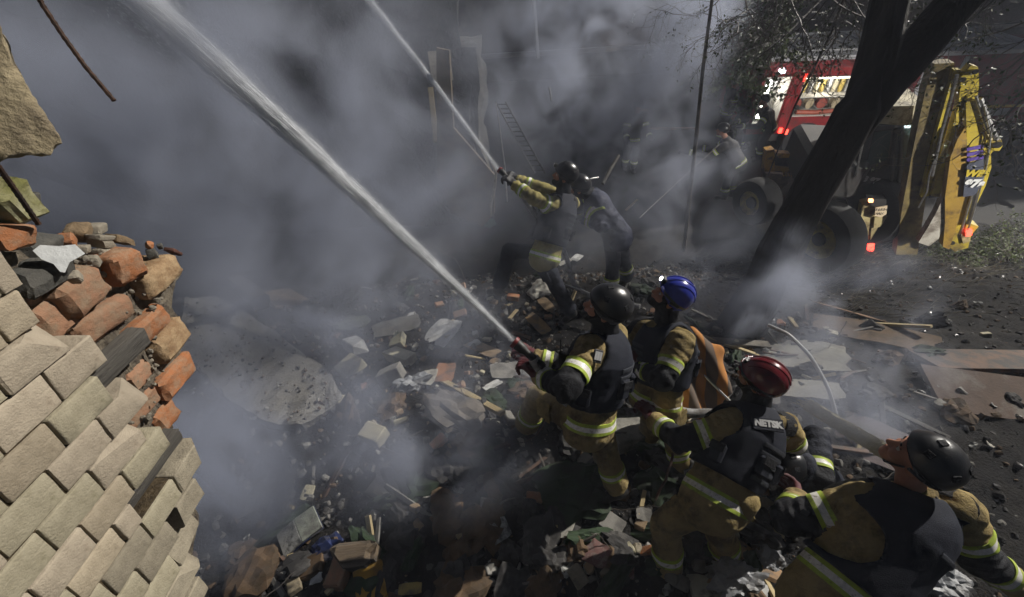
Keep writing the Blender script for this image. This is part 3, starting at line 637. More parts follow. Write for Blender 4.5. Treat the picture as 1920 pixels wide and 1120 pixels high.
def WRK(amp, sc, seed):                                       # cloth: soft lumps with sharp valleys between them
    def f(X):
        a = vnoise(X, sc, seed, 2); b = vnoise(X * np.array([.6, 1, 1.5]), sc * 1.5, seed + 3, 2); c = vnoise(X * np.array([1.3, .7, .8]), sc * 2.3, seed + 7, 1)
        return amp * (.6 * a - 1.1 * np.sqrt(np.abs(b) + .02) + .6 - .5 * np.sqrt(np.abs(c) + .02) + .25)
    return f
def ribbon(bvhs, cs, ds, lat, wd, th, rmax, off, name, par, m):  # a strap laid over surfaces: rays from the centres outwards
    V = []; n = len(cs)
    for c, d in zip(cs, ds):
        for q in (-.5, 0, .5):
            o = c + lat * q * wd; rr = [h_[3] for h_ in (b.ray_cast(Vector(o), Vector(d), rmax) for b in bvhs) if h_[0] is not None]; V.append((o, d, max(rr) if rr else np.nan))
    r = np.array([x[2] for x in V]).reshape(n, 3); r = np.where(np.isfinite(r), r, np.nanmedian(r))
    for _ in range(3): r[1:-1] = (r[:-2] + 2 * r[1:-1] + r[2:]) / 4
    A = np.array([x[0] + x[1] * (q + off) for x, q in zip(V, r.reshape(-1))]); B = np.array([x[0] + x[1] * (q + off - th) for x, q in zip(V, r.reshape(-1))]); F = []; N = n * 3
    for i in range(n - 1):
        for j in range(2): a = i * 3 + j; F.append((a, a + 1, a + 4, a + 3))
        for j in (0, 2): a = i * 3 + j; F.append((a, a + 3, N + a + 3, N + a))
    F += [(0, N, N + 1, 1), (1, N + 1, N + 2, 2)]; a = (n - 1) * 3; F += [(a, a + 1, N + a + 1, N + a), (a + 1, a + 2, N + a + 2, N + a + 1)]
    return obj(name, np.concatenate([A, B]), F, m, par, True)
PEOPLE = {}
def person(key, label, J, hf, hu, tf, jacket=True, cloth=None, arm2=None, trous=None, boots=True, glove=None, helmet=None, vest=True, bands=True, hood=True, h=0.012, group=None,
           face=True, hands=None, hb=None, curl=(.7, .7), beard=False, bulk=1.0, legband=True, seed=1, lamp=False, back_text=None, brim=0.0, mount=False, vcut=None, hlow=-.012, htilt=.42, hear=.035, rid=False, tail=.10, cat='person', headsc=1.0):
    cloth = cloth or M_khaki; trous = trous or cloth; glove = glove or M_glove; arm2 = arm2 or M_blk
    hc, nk, pv = J['head'], J['neck'], J['pelvis']
    root = empty('person', (pv[0], pv[1], min(J['anl'][2], J['anr'][2]) - .08), label, cat, group); PEOPLE[key] = root
    hf = nrm(hf); hu = nrm(hu - hf * hf.dot(hu)); tax = nrm(nk - pv); tf = nrm(tf - tax * tax.dot(tf)); ts = np.cross(tax, tf)      # ts: the figure's left
    shl, shr = J['shl'], J['shr']; wide = nrm(shl - shr); chest = pv + (nk - pv) * .68
    # body: one surface, head to feet
    F, HM, HL = head_mesh(hc, hf, hu, max(.0052, h * .45), neck=nk - tax * .03, sc=headsc)
    Vh, Fh = F.build()
    B = Field(max(h, .014)); B.cap(pv, chest, .11, .12, flat=(wide, 1.3)).cap(chest, nk - tax * .08, .11, .07, flat=(wide, 1.4)).cap(nk - tax * .1, nk, .05, .05)
    for a, b, c in (('shl', 'ell', 'wrl'), ('shr', 'elr', 'wrr')): B.cap(J[a], J[b], .05, .04).cap(J[b], J[c], .04, .03)
    for a, b, c in (('hpl', 'knl', 'anl'), ('hpr', 'knr', 'anr')): B.cap(J[a], J[b], .075, .055).cap(J[b], J[c], .055, .04)
    Vb, Fb = B.build()
    body = MB().add(Vh, Fh.tolist()).add(Vb, Fb.tolist()).obj('body', M_skin, root, smooth=True)
    if face:
        for q in (-1, 1):
            v_, f_ = lathe([(.0001, -.011), (.008, -.008), (.011, 0), (.008, .008), (.0045, .0105), (.0044, .011), (.0001, .0112)], HL(.083, q * .031, .001), np.array([HM[:, 1], HM[:, 2], HM[:, 0]]).T, 12)
            obj('eye', v_, f_, [M_eyew, M_eyed], body, True, [0] * 36 + [0] * 12 + [1] * 24 + [0, 1])
        for q in (-1, 1):
            v_, f_ = tube([HL(.098, q * .014, .020), HL(.098, q * .03, .026), HL(.085, q * .048, .019)], [.003, .004, .0025], 6); obj('eyebrow', v_, f_, M_hair, body, True)
    # jacket
    bk = bulk; Jk = Field(h)
    Jk.cap(pv + tax * .03, chest, .145 * bk, .155 * bk, flat=(wide, 1.28), k=.05).cap(chest, nk - tax * .09, .15 * bk, .085, flat=(wide, 1.45), k=.05)
    Jk.cap(pv + tax * .03, pv - tax * tail, .145 * bk, .165 * bk, flat=(wide, 1.22), k=.04)
    Jk.cap(nk - tax * .08, nk + tax * .015, .088, .078, k=.03)
    for a, b, c in (('shl', 'ell', 'wrl'), ('shr', 'elr', 'wrr')):
        Jk.cap(J[a], J[b], .088 * bk, .074 * bk, k=.05).cap(J[b], J[c], .072 * bk, .062 * bk, k=.02)
    Jk.fn(lambda X, D: np.maximum(D, .05 - np.sqrt(((X - (nk + tax * .06)) ** 2).sum(-1))), op='r')
    wj = WRK(.011, 11, seed)
    def fold(X):
        d = wj(X)
        for a, b, c in (('shl', 'ell', 'wrl'), ('shr', 'elr', 'wrr')):
            for p_, q_ in ((J[a], J[b]), (J[b], J[c])):
                ab = q_ - p_; L = np.linalg.norm(ab); t = (X - p_) @ ab / L; dd = np.linalg.norm(X - p_ - np.clip(t, 0, L)[..., None] * ab / L, axis=-1)
                wgt = np.exp(-(dd / .1) ** 4); d = d + .0065 * wgt * np.sin(t * 95 + 5 * vnoise(X, 9, seed, 1))
        return d
    Vj, Fj = Jk.build(fold); cen = Vj[Fj].mean(1); mi = np.zeros(len(Fj), int)
    for a, b, c in (('shl', 'ell', 'wrl'), ('shr', 'elr', 'wrr')):
        for p_, q_, t0, t1 in ((J[a], J[b], .62, 1.3), (J[b], J[c], -.2, .62)):
            ab = q_ - p_; L2 = ab.dot(ab); t = (cen - p_) @ ab / L2; dd = np.linalg.norm(cen - p_ - np.clip(t, 0, 1)[:, None] * ab, axis=1)
            mi[(t > t0) & (t < t1) & (dd < .105 * bk)] = 1
    obj('jacket', Vj, Fj.tolist(), [cloth, arm2], root, True, mi.tolist())
    bj = bvh_of(Vj, Fj)
    # trousers and boots
    T = Field(h); T.cap(pv + tax * .02, pv - tax * .05, .135 * bk, .135 * bk, flat=(wide, 1.2), k=.04)
    for a, b, c in (('hpl', 'knl', 'anl'), ('hpr', 'knr', 'anr')): T.cap(J[a], J[b], .108 * bk, .088 * bk, k=.05).cap(J[b], J[c] + (J[b] - J[c]) * .12, .086 * bk, .092 * bk, k=.03)
    wt = WRK(.013, 10, seed + 5)
    Vt, Ft = T.build(wt); obj('trousers', Vt, Ft.tolist(), trous, root, True); bt = bvh_of(Vt, Ft)
    if boots:
        for kn, an, tp in (('knl', 'anl', 'tol'), ('knr', 'anr', 'tor')):
            b_ = Field(h); up = nrm(J[kn] - J[an]); toe = J[tp]
            b_.cap(J[an] + up * .16, J[an] - up * .03, .062, .055).cap(J[an] - up * .05 - nrm(toe - J[an]) * .04, toe, .045, .042, k=.03); vb, fb = b_.build(); obj('boot', vb, fb.tolist(), M_boot, root, True)
    # gloves
    hn = hands or (None, None)
    for q, (el, wr, hd) in enumerate((('ell', 'wrl', 'hdl'), ('elr', 'wrr', 'hdr'))):
        d = nrm(J[hd] - J[wr]); n = hn[q] if hn[q] is not None else tf
        g_ = Field(.0058 if h < .0135 else .008); hand_field(g_, J[wr] + d * .02, d, np.array(n, float), -1 if q == 0 else 1, curl[q], sc=1.12)
        fa = nrm(J[wr] - J[el]); g_.cap(J[wr] - fa * .05, J[wr] + d * .02, .05, .042, k=.02); vg, fg = g_.build(); obj('glove', vg, fg.tolist(), glove, root, True)
    # hood round the face
    if hood:
        Hd = Field(max(.007, h * .6)); Hd.ell(HL(-.012, 0, .035), np.array([.106, .085, .096]), HM).ell(HL(.035, 0, -.045), np.array([.070, .064, .083]), HM, k=.03).ell(HL(.072, 0, -.098), np.array([.036, .04, .032]), HM, k=.025)
        Hd.cap(HL(-.028, 0, -.06), nk, .074, .088, k=.04)
        Hd.ell(HL(.115, 0, -.006), np.array([.075, .062, .060 if not beard else .072]), HM, k=.012, op='s'); vd, fd = Hd.build(WRK(.003, 25, seed + 2)); obj('hood', vd, fd.tolist(), M_blk, root, True)
    # helmet
    if helmet is not None:
        vh, fh = helmet_mesh(hc, HM, max(.0068, h * .6), brim=brim, low=hlow, tilt=htilt, earr=hear)
        he = obj('helmet', vh, fh.tolist(), helmet, root, True)
        bh_ = bvh_of(vh, fh); cc = HL(-.012, 0, .035)
        if h < .02:
            for off_ in ((-.045, 0, .045) if rid else ()):
                al = np.linspace(.55, 2.75, 22); ribbon([bh_], [cc + HM[:, 1] * off_] * 22, [HM[:, 0] * math.cos(x) + HM[:, 2] * math.sin(x) for x in al], HM[:, 1], .016 if rid else .05, .012, .2, .0045 if rid else .002, 'ridge', he, helmet if rid else M_blk)
            al = np.linspace(-2.4, 2.4, 40); ribbon([bh_], [HL(-.012, 0, .052)] * 40, [nrm(HM[:, 0] * math.cos(x) + HM[:, 1] * math.sin(x) + HM[:, 2] * (-.10 + .32 * math.cos(x) * .5)) for x in al], HM[:, 2], .018, .012, .2, .004, 'headband', he, M_hblack if rid else M_blk)
        if h < .02 and not rid:
            for a_, e_ in ((.9, .75), (-.9, .75), (2.3, .7), (-2.3, .7), (0, 1.15), (3.14, .9)):
                d = HM[:, 0] * math.cos(a_) * math.cos(e_) + HM[:, 1] * math.sin(a_) * math.cos(e_) + HM[:, 2] * math.sin(e_); hh = bh_.ray_cast(Vector(cc), Vector(d), .25)
                if hh[0] is not None: v_, f_ = box(np.array(hh[0]) + d * .001, (.034, .03, .006), frame_of(d), .002); obj('vent_cover', v_, f_, M_blk, he)
        for q in (-1, 1):
            v_, f_ = box(HL(.0, q * .118, .03), (.075, .012, .018), HM, .004); obj('rail', v_, f_, M_hblack, he)
            v_, f_ = tube([HL(.035, q * .098, .0), HL(.045, q * .075, -.05), HL(.055, q * .045, -.1), HL(.062, 0, -.122)], .0055, 6); obj('chin_strap', v_, f_, M_blk, he, True)
        if lamp:
            v_, f_ = box(HL(.13, 0, .088), (.035, .055, .04), HM, .008); lp = obj('headlamp', v_, f_, M_hblack, he)
            v_, f_ = lathe([(.0001, 0), (.015, 0), (.016, .006), (.0001, .007)], HL(.146, 0, .088), np.array([HM[:, 1], HM[:, 2], HM[:, 0]]).T, 14); obj('lamp_lens', v_, f_, lamp if not isinstance(lamp, bool) else M_lens, he, True)
        elif mount:
            v_, f_ = box(HL(.118, 0, .085), (.02, .045, .035), HM, .004); obj('helmet_mount', v_, f_, M_hblack, he)
    # body armour
    if vest:
        Vs = Field(h); e = .038
        Vs.cap(pv + tax * .12, chest, .150 * bk + e, .155 * bk + e * .9, flat=(wide, 1.24), k=.05).cap(chest, nk - tax * .09, .15 * bk + e * .8, .085 + e, flat=(wide, 1.35), k=.05)
        for a, b in (('shl', 'ell'), ('shr', 'elr')): Vs.cap(J[a] + wide * (0.035 if a == 'shl' else -.035), J[a] + (J[b] - J[a]) * .9, .118 * bk, .105, k=.02, op='s')
        Vs.cap(nk - tax * .055 + tf * .035, nk + tax * .2 + tf * .02, .102, .13, k=.02, op='s')
        for pt_, r_ in (vcut or []): Vs.cap(pt_, pt_ + tax * .01, r_, r_, k=.02, op='s')
        Vs.fn(lambda X, D: np.maximum(D, (pv + tax * .07 - X) @ tax), op='r')
        vv, fv = Vs.build(WRK(.004, 10, seed + 9)); ve = obj('armour_vest', vv, fv.tolist(), M_vest, root, True); bv = bvh_of(vv, fv)
        for back in (1, -1):
            for i in range(5 if back > 0 else 7):
                c = pv + tax * (.13 + .05 * i); rr = .33 * back
                band(bv, c, c + tax * .02, .5, .026, .42, 'webbing', ve, [M_web, M_web], off=.005, n=18, arc=(-.62, .62), side=tf * back)
        for q in (-1, 1):                                                   # shoulder straps, pouches, a drag handle
            al = np.linspace(-.35, 3.5, 20); c0 = chest + tax * .10 + wide * q * .105; ds = [tf * math.cos(x) + tax * math.sin(x) for x in al]
            ribbon([bv, bj], [c0] * 20, ds, wide, .05, .012, .3, .010, 'shoulder_strap', ve, M_blk)
        for hgt, an in ((.16, .5), (.16, -.5), (.22, 2.75), (.22, -2.75), (.17, 1.55), (.17, -1.55)):
            c = pv + tax * hgt; d = tf * math.cos(an) + ts * math.sin(an); hh = bv.ray_cast(Vector(c), Vector(d), .4)
            if hh[0] is not None:
                M_ = np.array([np.cross(tax, d), tax, d]).T; pz = obj('pouch', *box(np.array(hh[0]) + d * .012, (.085, .12, .045), M_, .014), M_vest, ve); obj('flap', *box(np.array(hh[0]) + d * .038 + tax * .035, (.088, .05, .008), M_, .002), M_blk, ve)
        al = np.linspace(2.0, 2.5, 6); ribbon([bv], [chest + tax * .05] * 6, [tf * math.cos(x) + tax * math.sin(x) for x in al], wide, .09, .02, .35, .018, 'drag_handle', ve, M_blk)
    for an, kk_ in (((1, 'l'), (-1, 'r')) if h < .02 else ()):                 # thigh pockets with flaps
        a_, b_ = J['hp' + kk_], J['kn' + kk_]; ax_ = nrm(b_ - a_); d = nrm(wide * an - ax_ * ax_.dot(wide * an)); c = a_ + (b_ - a_) * .55; hh = bt.ray_cast(Vector(c), Vector(d), .2)
        if hh[0] is not None: M_ = np.array([np.cross(ax_, d), ax_, d]).T; obj('pocket', *box(np.array(hh[0]) + d * .002, (.13, .15, .03), M_, .012), trous, root); obj('pocket_flap', *box(np.array(hh[0]) + d * .018 - ax_ * .055, (.135, .05, .008), M_, .003), trous, root)
    if bands:
        sl = hb or {}
        for a, b, c in (('shl', 'ell', 'wrl'), ('shr', 'elr', 'wrr')):
            if sl.get('only', a) != a: continue
            band(bj, J[a], J[b], sl.get('up', .58), .074, .16, 'reflective_band', root); band(bj, J[b], J[c], sl.get('lo', .74), .068, .13, 'reflective_band', root)
        if sl.get('hem', .35) is not None: band(bj, pv - tax * .08, pv, sl.get('hem', .35), .074, .36, 'reflective_band', root)
        if sl.get('chest'): band(bj, chest, nk, sl['chest'], .05, .24, 'reflective_band', root, arc=(-.9, .9), side=-tf, n=26)
    if legband:
        for a, b in (('knl', 'anl'), ('knr', 'anr')): band(bt, J[a], J[b], .58, .07, .15, 'reflective_band', root)
    return dict(bv=bv if vest else bj, root=root, bj=bj, HL=HL, HM=HM, tax=tax, tf=tf, ts=ts, chest=chest, J=J)
def joints(**k):
    """head=(px,py,depth); the others (px, py, far) placed at their bone's length along the photo ray"""
    J = {}; J['head'] = P(*k['head'])
    sc = k.get('sc', 1.0)
    for n, par, L in (('neck', 'head', .20), ('pelvis', 'neck', .52), ('shl', 'neck', .20), ('shr', 'neck', .20), ('ell', 'shl', .30), ('elr', 'shr', .30), ('wrl', 'ell', .26), ('wrr', 'elr', .26),
                      ('hdl', 'wrl', .10), ('hdr', 'wrr', .10), ('hpl', 'pelvis', .10), ('hpr', 'pelvis', .10), ('knl', 'hpl', .43), ('knr', 'hpr', .43), ('anl', 'knl', .42), ('anr', 'knr', .42), ('tol', 'anl', .18), ('tor', 'anr', .18)):
        v = k[n]; J[n] = on_ray(J[par], v[0], v[1], L * sc * (v[3] if len(v) > 3 else 1), v[2])
    return J
UPV = np.array([0, 0, 1.0])
# ================================================================ the fire crew on the heap
def facing(az, el=0.0):         # a direction: azimuth in degrees from +Y towards +X, elevation in degrees
    a, e = math.radians(az), math.radians(el); return np.array([math.sin(a) * math.cos(e), math.cos(a) * math.cos(e), math.sin(e)])
def headup(az, el): return facing(az, el + 90)
def dbg(key, J):
    if 1: print('CREW', key, {k: [round(float(x), 2) for x in v] for k, v in J.items()}, 'ground', [round(float(J[a][2] - H(J[a][0], J[a][1])), 2) for a in ('anl', 'anr')])
# C: black helmet, holds the near nozzle
JC = joints(head=(1135, 577, 2.5), neck=(1134, 622, 1), pelvis=(1108, 768, 1), shl=(1104, 655, -1), shr=(1152, 630, 1), ell=(1062, 728, -1), wrl=(1015, 708, 1), hdl=(985, 680, 1),
            elr=(1085, 690, 1), wrr=(1005, 672, 1), hdr=(972, 650, 1), hpl=(1085, 785, -1), hpr=(1118, 770, 1), knl=(1010, 745, 1), anl=(985, 800, 1), tol=(962, 815, 1), knr=(1132, 835, 1), anr=(1158, 915, 1), tor=(1120, 940, 1))
dbg('C', JC)
C_ = person('C', 'firefighter in a plain black helmet and tan jacket aiming the nearer nozzle', JC, facing(-76, 20), headup(-76, 20), facing(-58), helmet=M_hblack, h=.011, seed=1, curl=(.75, .8))
# D: blue helmet behind C
JD = joints(head=(1256, 556, 2.95), neck=(1250, 602, 1), pelvis=(1232, 730, 1), shl=(1278, 640, -1), shr=(1205, 618, 1), ell=(1243, 712, -1), wrl=(1203, 690, 1), hdl=(1183, 655, 1),
            elr=(1150, 660, 1), wrr=(1120, 690, 1), hdr=(1105, 680, 1), hpl=(1246, 742, -1), hpr=(1218, 735, 1), knl=(1262, 800, 1), anl=(1278, 880, 1), tol=(1255, 905, 1), knr=(1222, 795, 1), anr=(1205, 860, 1), tor=(1180, 870, 1))
dbg('D', JD)
D_ = person('D', 'firefighter in a blue helmet resting a red glove on the nozzle man', JD, facing(-76, 30), headup(-76, 30), facing(-82), helmet=M_hblue, h=.012, seed=2, lamp=emit('headlamp_light', (1, .98, .95), 6.0), brim=.012, rid=True, curl=(.6, .7), hb={'up': .62})
# E: red helmet, stooping, back to the camera
JE = joints(head=(1425, 712, 2.6), neck=(1415, 765, 1), pelvis=(1350, 915, 1), shl=(1375, 800, -1), shr=(1470, 800, 1), ell=(1275, 825, 1), wrl=(1228, 790, 1), hdl=(1202, 755, 1),
            elr=(1490, 850, 1), wrr=(1503, 900, 1), hdr=(1508, 925, 1), hpl=(1335, 935, -1), hpr=(1385, 935, 1), knl=(1248, 985, 1, .95), anl=(1254, 1072, 1), tol=(1225, 1100, 1), knr=(1345, 985, 1), anr=(1368, 1055, 1), tor=(1340, 1070, 1))
dbg('E', JE)
E_ = person('E', 'firefighter in a dark red helmet stooping with one arm stretched forward', JE, facing(-46, 5), headup(-46, 5), facing(-28, -15), helmet=M_hred, h=.011, seed=3, brim=.012, rid=True, mount=True, curl=(.7, .5), hb={'up': .55, 'lo': .6, 'chest': .55}, bulk=1.05)
# F: bottom right, black helmet, large
JF = joints(head=(1722, 862, 1.95), neck=(1712, 925, 1), pelvis=(1575, 1110, 1), shl=(1625, 945, -1), shr=(1795, 955, 1), ell=(1478, 972, 1), wrl=(1495, 940, 1), hdl=(1490, 920, 1),
            elr=(1835, 1045, 1), wrr=(1905, 1095, 1), hdr=(1930, 1110, 1), hpl=(1545, 1140, -1), hpr=(1620, 1150, 1), knl=(1490, 1250, 1), anl=(1480, 1350, 1), tol=(1450, 1370, 1), knr=(1580, 1250, 1), anr=(1580, 1330, 1), tor=(1550, 1350, 1))
dbg('F', JF)
_ch = JF['pelvis'] + (JF['neck'] - JF['pelvis']) * .68; _lf = nrm(JF['shl'] - JF['shr'])
F_ = person('F', 'big firefighter with bare face and plain black helmet in the near right corner', JF, facing(-38, 18), headup(-38, 18), facing(-18), helmet=M_hblack, h=.0105, seed=4, hood=False, hb={'up': .55, 'lo': .5, 'chest': .5, 'hem': 1.4}, curl=(.5, .5), bulk=1.08, hlow=.024, htilt=.30, hear=.058, vcut=[(_ch + _lf * .22 - facing(-18) * .06, .16), (_ch + _lf * .30 - UPV * .2 - facing(-18) * .1, .15)])
# A: upper firefighter with the far nozzle
JA = joints(head=(1058, 330, 4.65), neck=(1056, 362, 1), pelvis=(1026, 468, 1), shl=(1038, 385, -1), shr=(1072, 382, 1), ell=(1000, 372, -1), wrl=(967, 348, 1), hdl=(945, 328, 1),
            elr=(1020, 355, 1), wrr=(972, 338, 1), hdr=(948, 322, 1), hpl=(1016, 478, -1), hpr=(1035, 475, 1), knl=(1042, 535, 1), anl=(1070, 585, 1), tol=(1060, 600, 1), knr=(955, 470, 1), anr=(935, 540, 1), tor=(918, 548, 1))
dbg('A', JA)
A_ = person('A', 'firefighter with a head torch on the far side holding up the second nozzle', JA, facing(-80, 18), headup(-80, 18), facing(-68), helmet=M_hblack, h=.014, seed=5, cloth=mat('lit_khaki_cloth', (.34, .29, .10), (.25, .21, .07), rough=.9, scale=9, bump=.5, bscale=160, dirt=(.12, .1, .04), dscale=5), trous=M_navy, glove=M_dglove, lamp=True, legband=False, hb={'up': .45, 'lo': .6, 'hem': .1}, arm2=mat('lit_khaki_cloth', (.3, .3, .1)))  # brighter yellow-green khaki: the stronger light on this man is in the colour
# B: blue jacket behind A, bending
JB = joints(head=(1085, 352, 5.0), neck=(1103, 362, 1), pelvis=(1152, 432, 1), shl=(1112, 392, -1), shr=(1115, 365, 1), ell=(1128, 425, -1), wrl=(1098, 412, 1), hdl=(1082, 408, 1),
            elr=(1090, 385, 1), wrr=(1078, 400, 1), hdr=(1070, 405, 1), hpl=(1146, 440, -1), hpr=(1160, 436, 1), knl=(1150, 492, 1), anl=(1143, 548, 1), tol=(1128, 556, 1), knr=(1168, 480, 1), anr=(1176, 520, 1), tor=(1165, 530, 1))
dbg('B', JB)
B_ = person('B', 'stooping helper in a dark blue jacket pressed behind the far nozzle man', JB, facing(-80, 0), headup(-80, 0), facing(-70, -30), helmet=M_hblack, h=.014, seed=6, cloth=mat('blue_jacket', (.035, .042, .085), (.02, .025, .055), rough=.7, scale=9, bump=.4, bscale=120), trous=M_navy, arm2=mat('blue_jacket', (.03, .04, .09)), glove=M_dglove, vest=False, hb={'up': .4, 'lo': .7, 'hem': None}, legband=True)
# G: bent back behind E
JG = joints(head=(1472, 880, 2.75), neck=(1485, 850, 1), pelvis=(1530, 905, 1), shl=(1500, 870, -1), shr=(1528, 822, 1), ell=(1500, 930, 1), wrl=(1480, 950, 1), hdl=(1470, 960, 1),
            elr=(1537, 895, -1), wrr=(1530, 945, 1), hdr=(1525, 965, 1), hpl=(1522, 925, -1), hpr=(1545, 915, 1), knl=(1500, 990, 1), anl=(1510, 1040, 1), tol=(1490, 1050, 1), knr=(1535, 985, 1), anr=(1545, 1035, 1), tor=(1525, 1045, 1))
G_ = person('G', 'firefighter bent low behind the red helmeted man in a dark jacket', JG, facing(-90, -40), headup(-90, -40), facing(-80, -40), helmet=M_hblack, h=.014, seed=7, cloth=M_navy, trous=M_khaki, vest=False, hb={'up': .78, 'hem': None, 'only': 'shr'}, legband=False)

# badges and kit
def on_surface(fig, px, lift=.004):
    r = nrm(RAY(*px)); h_ = fig['bv'].ray_cast(Vector(CAMPOS), Vector(r)); h2 = fig['bj'].ray_cast(Vector(CAMPOS), Vector(r))
    h = min([q for q in (h_, h2) if q[0] is not None], key=lambda q: q[3]); n = np.array(h[1]); n = n if n.dot(r) < 0 else -n; return np.array(h[0]) + n * lift, n
def badge(fig, px, txt, size, m, back, bw, bh, up, name='name_badge'):
    c, n = on_surface(fig, px, .008); n = nrm(n * .6 - nrm(RAY(*px)) * .4); u = nrm(up - n * n.dot(up)); x = np.cross(u, n); M = np.array([x, u, n]).T
    b = obj(name, *box(c + n * .004, (bw, bh, .012), M, .003), back, fig['root']); words_on(txt, px, 0, size, m, b, up=up, n=n, c=c + n * .0115, name='lettering'); return b
# ================================================================ people by the truck, far off in the smoke
def bystander(px, z0, az, label, coat, pants, band=True, helm=None, lean=0.0, seed=1, arms=0.3, group='people standing by the fire truck', dist=None):
    c = G(*px, z0); f = facing(az); s = np.cross(UPV, f); J = {}
    pv = c + UPV * .95; nk = pv + UPV * (.52 - .1 * abs(lean)) + f * lean * .4; hc = nk + UPV * .19 + f * (.03 + lean * .12)
    J.update(head=hc, neck=nk, pelvis=pv)
    for q, k in ((1, 'l'), (-1, 'r')):
        sh = nk - UPV * .07 + s * q * .2; a = arms * (1 if q > 0 else .6); el = sh - UPV * .26 + f * a * .3 + s * q * .06; wr = el + f * (.1 + a * .5) - UPV * (.2 - a * .3); J['sh' + k] = sh; J['el' + k] = el; J['wr' + k] = wr; J['hd' + k] = wr + nrm(wr - el) * .1
        hp = pv + s * q * .1; kn = hp - UPV * .43 + f * .06 * q + f * .03; an = kn - UPV * .42 - f * .05; J['hp' + k] = hp; J['kn' + k] = kn; J['an' + k] = an; J['to' + k] = an + f * .16 - UPV * .06
    return person('far' + str(px), label, J, f, UPV, f, cloth=coat, trous=pants, helmet=helm, vest=False, bands=band, legband=band, hood=False, face=False, h=.022, seed=seed, group=group, hb={'up': .55, 'lo': .8, 'hem': .3}, glove=M_dglove, arm2=coat)
M_coat = mat('dark_turnout', (.035, .033, .034), (.02, .02, .022), rough=.8); M_civ = mat('civilian_coat', (.03, .032, .04), rough=.8); M_hpale = mat('pale_helmet', (.5, .48, .42), rough=.4)
bystander((1408, 235), 0, -150, 'bystander in a dark coat with short hair beside the lit pump bay', M_civ, M_civ, False, None, seed=31, arms=.5)
bystander((1366, 245), 0, 120, 'bystander in a dark jacket at the far left of the group by the truck', M_civ, M_civ, False, None, seed=32, arms=.2)
bystander((1390, 270), 0, 170, 'firefighter in a pale helmet and dark banded coat in the group by the truck', M_coat, M_coat, True, M_hpale, seed=33, arms=.6)
bystander((1372, 290), 0, 60, 'firefighter in a dark banded coat nearest the slim tree', M_coat, M_coat, True, M_hblack, seed=34, arms=.4)
bystander((1418, 300), 0, -100, 'firefighter bending in a dark banded coat in front of the group', M_coat, M_coat, True, M_hblack, lean=.7, seed=35, arms=.9)
bystander((1360, 372), 0, -60, 'firefighter crouching by hoses in front of the orange bucket', M_coat, M_coat, True, M_hblack, lean=.9, seed=36, arms=.8)
bystander((1178, 320), 0, 180, 'firefighter almost lost in smoke behind the far crew', M_coat, M_coat, True, M_hblack, seed=37, arms=.5)
bystander((1898, 330), 0, -170, 'worker with an orange sleeve beside the digger at the right edge', mat('orange_work_coat', (.5, .13, .03), rough=.7), M_civ, False, None, seed=38, arms=.3)
bystander((1386, 282), 0, 100, 'firefighter with crossed arms in a dark banded coat beside the pale helmet', M_coat, M_coat, True, M_hblack, seed=39, arms=.7)
bystander((1434, 262), 0, -160, 'firefighter reaching into the lit pump bay of the truck', M_coat, M_coat, True, M_hblack, seed=40, arms=1.0)
bystander((1346, 268), 0, 90, 'firefighter in a dark banded coat at the left end of the group', M_coat, M_coat, True, M_hpale, seed=42, arms=.3)
# ================================================================ ruins, far facade, fire truck, digger
def planar(px, c, n):
    r = RAY(*px); n = np.array(n, float); return CAMPOS + r * (n.dot(np.array(c) - CAMPOS) / n.dot(r))
def plate(pxs, c, n, th, back=True):          # an upright plate with this outline on the plane through c, th thick behind it
    n = nrm(n); M = frame_of(n); q = [(planar(p, c, n) - c) @ M for p in pxs]; poly = [x[:2] for x in q]
    area = sum(poly[i][0] * poly[(i + 1) % len(poly)][1] - poly[(i + 1) % len(poly)][0] * poly[i][1] for i in range(len(poly)))
    if area < 0: poly = poly[::-1]
    return prism(poly, np.array(c) - n * (th / 2 if back else -th / 2), M, th)
def bar(a, b, r, n=8): return tube([a, b], r, n)
M_facade = mat('facade_plaster', (0.30, 0.23, 0.20), (0.22, 0.17, 0.15), rough=.9, scale=1.2, bump=.3, dirt=(.13, .10, .09), dscale=.8)
M_sooty = mat('sooty_wall', (0.10, 0.095, 0.085), (0.05, 0.048, 0.045), rough=.95, scale=1.5, bump=.8, bscale=12, dirt=(.025, .024, .024), dscale=1.1, bdist=.05)
M_brownp = mat('brown_panel', (0.15, 0.11, 0.065), (0.08, 0.062, 0.042), rough=.85, scale=3, bump=.4, dirt=(.04, .033, .027), dscale=2.4)
M_wood = mat('raw_wood', (0.42, 0.34, 0.19), (0.30, 0.23, 0.12), rough=.8, scale=4, bump=.6, stretch=(1, 1, .08), bscale=40)
M_woodd = mat('dark_wood', (0.12, 0.06, 0.033), (0.06, 0.036, 0.022), rough=.7, scale=5, bump=.6, dirt=(.03, .026, .024), dscale=5, damt=.6)
M_steel = mat('bright_steel', (0.55, 0.55, 0.54), (0.35, 0.34, 0.33), rough=.3, scale=20, metal=.9, spec=.6)
M_dark = mat('dark_metal', (0.02, 0.02, 0.022), (0.035, 0.033, 0.03), rough=.5, scale=12, bump=.2)
M_tyre = mat('tyre_rubber', (0.015, 0.015, 0.016), rough=.85, scale=20, bump=.5)
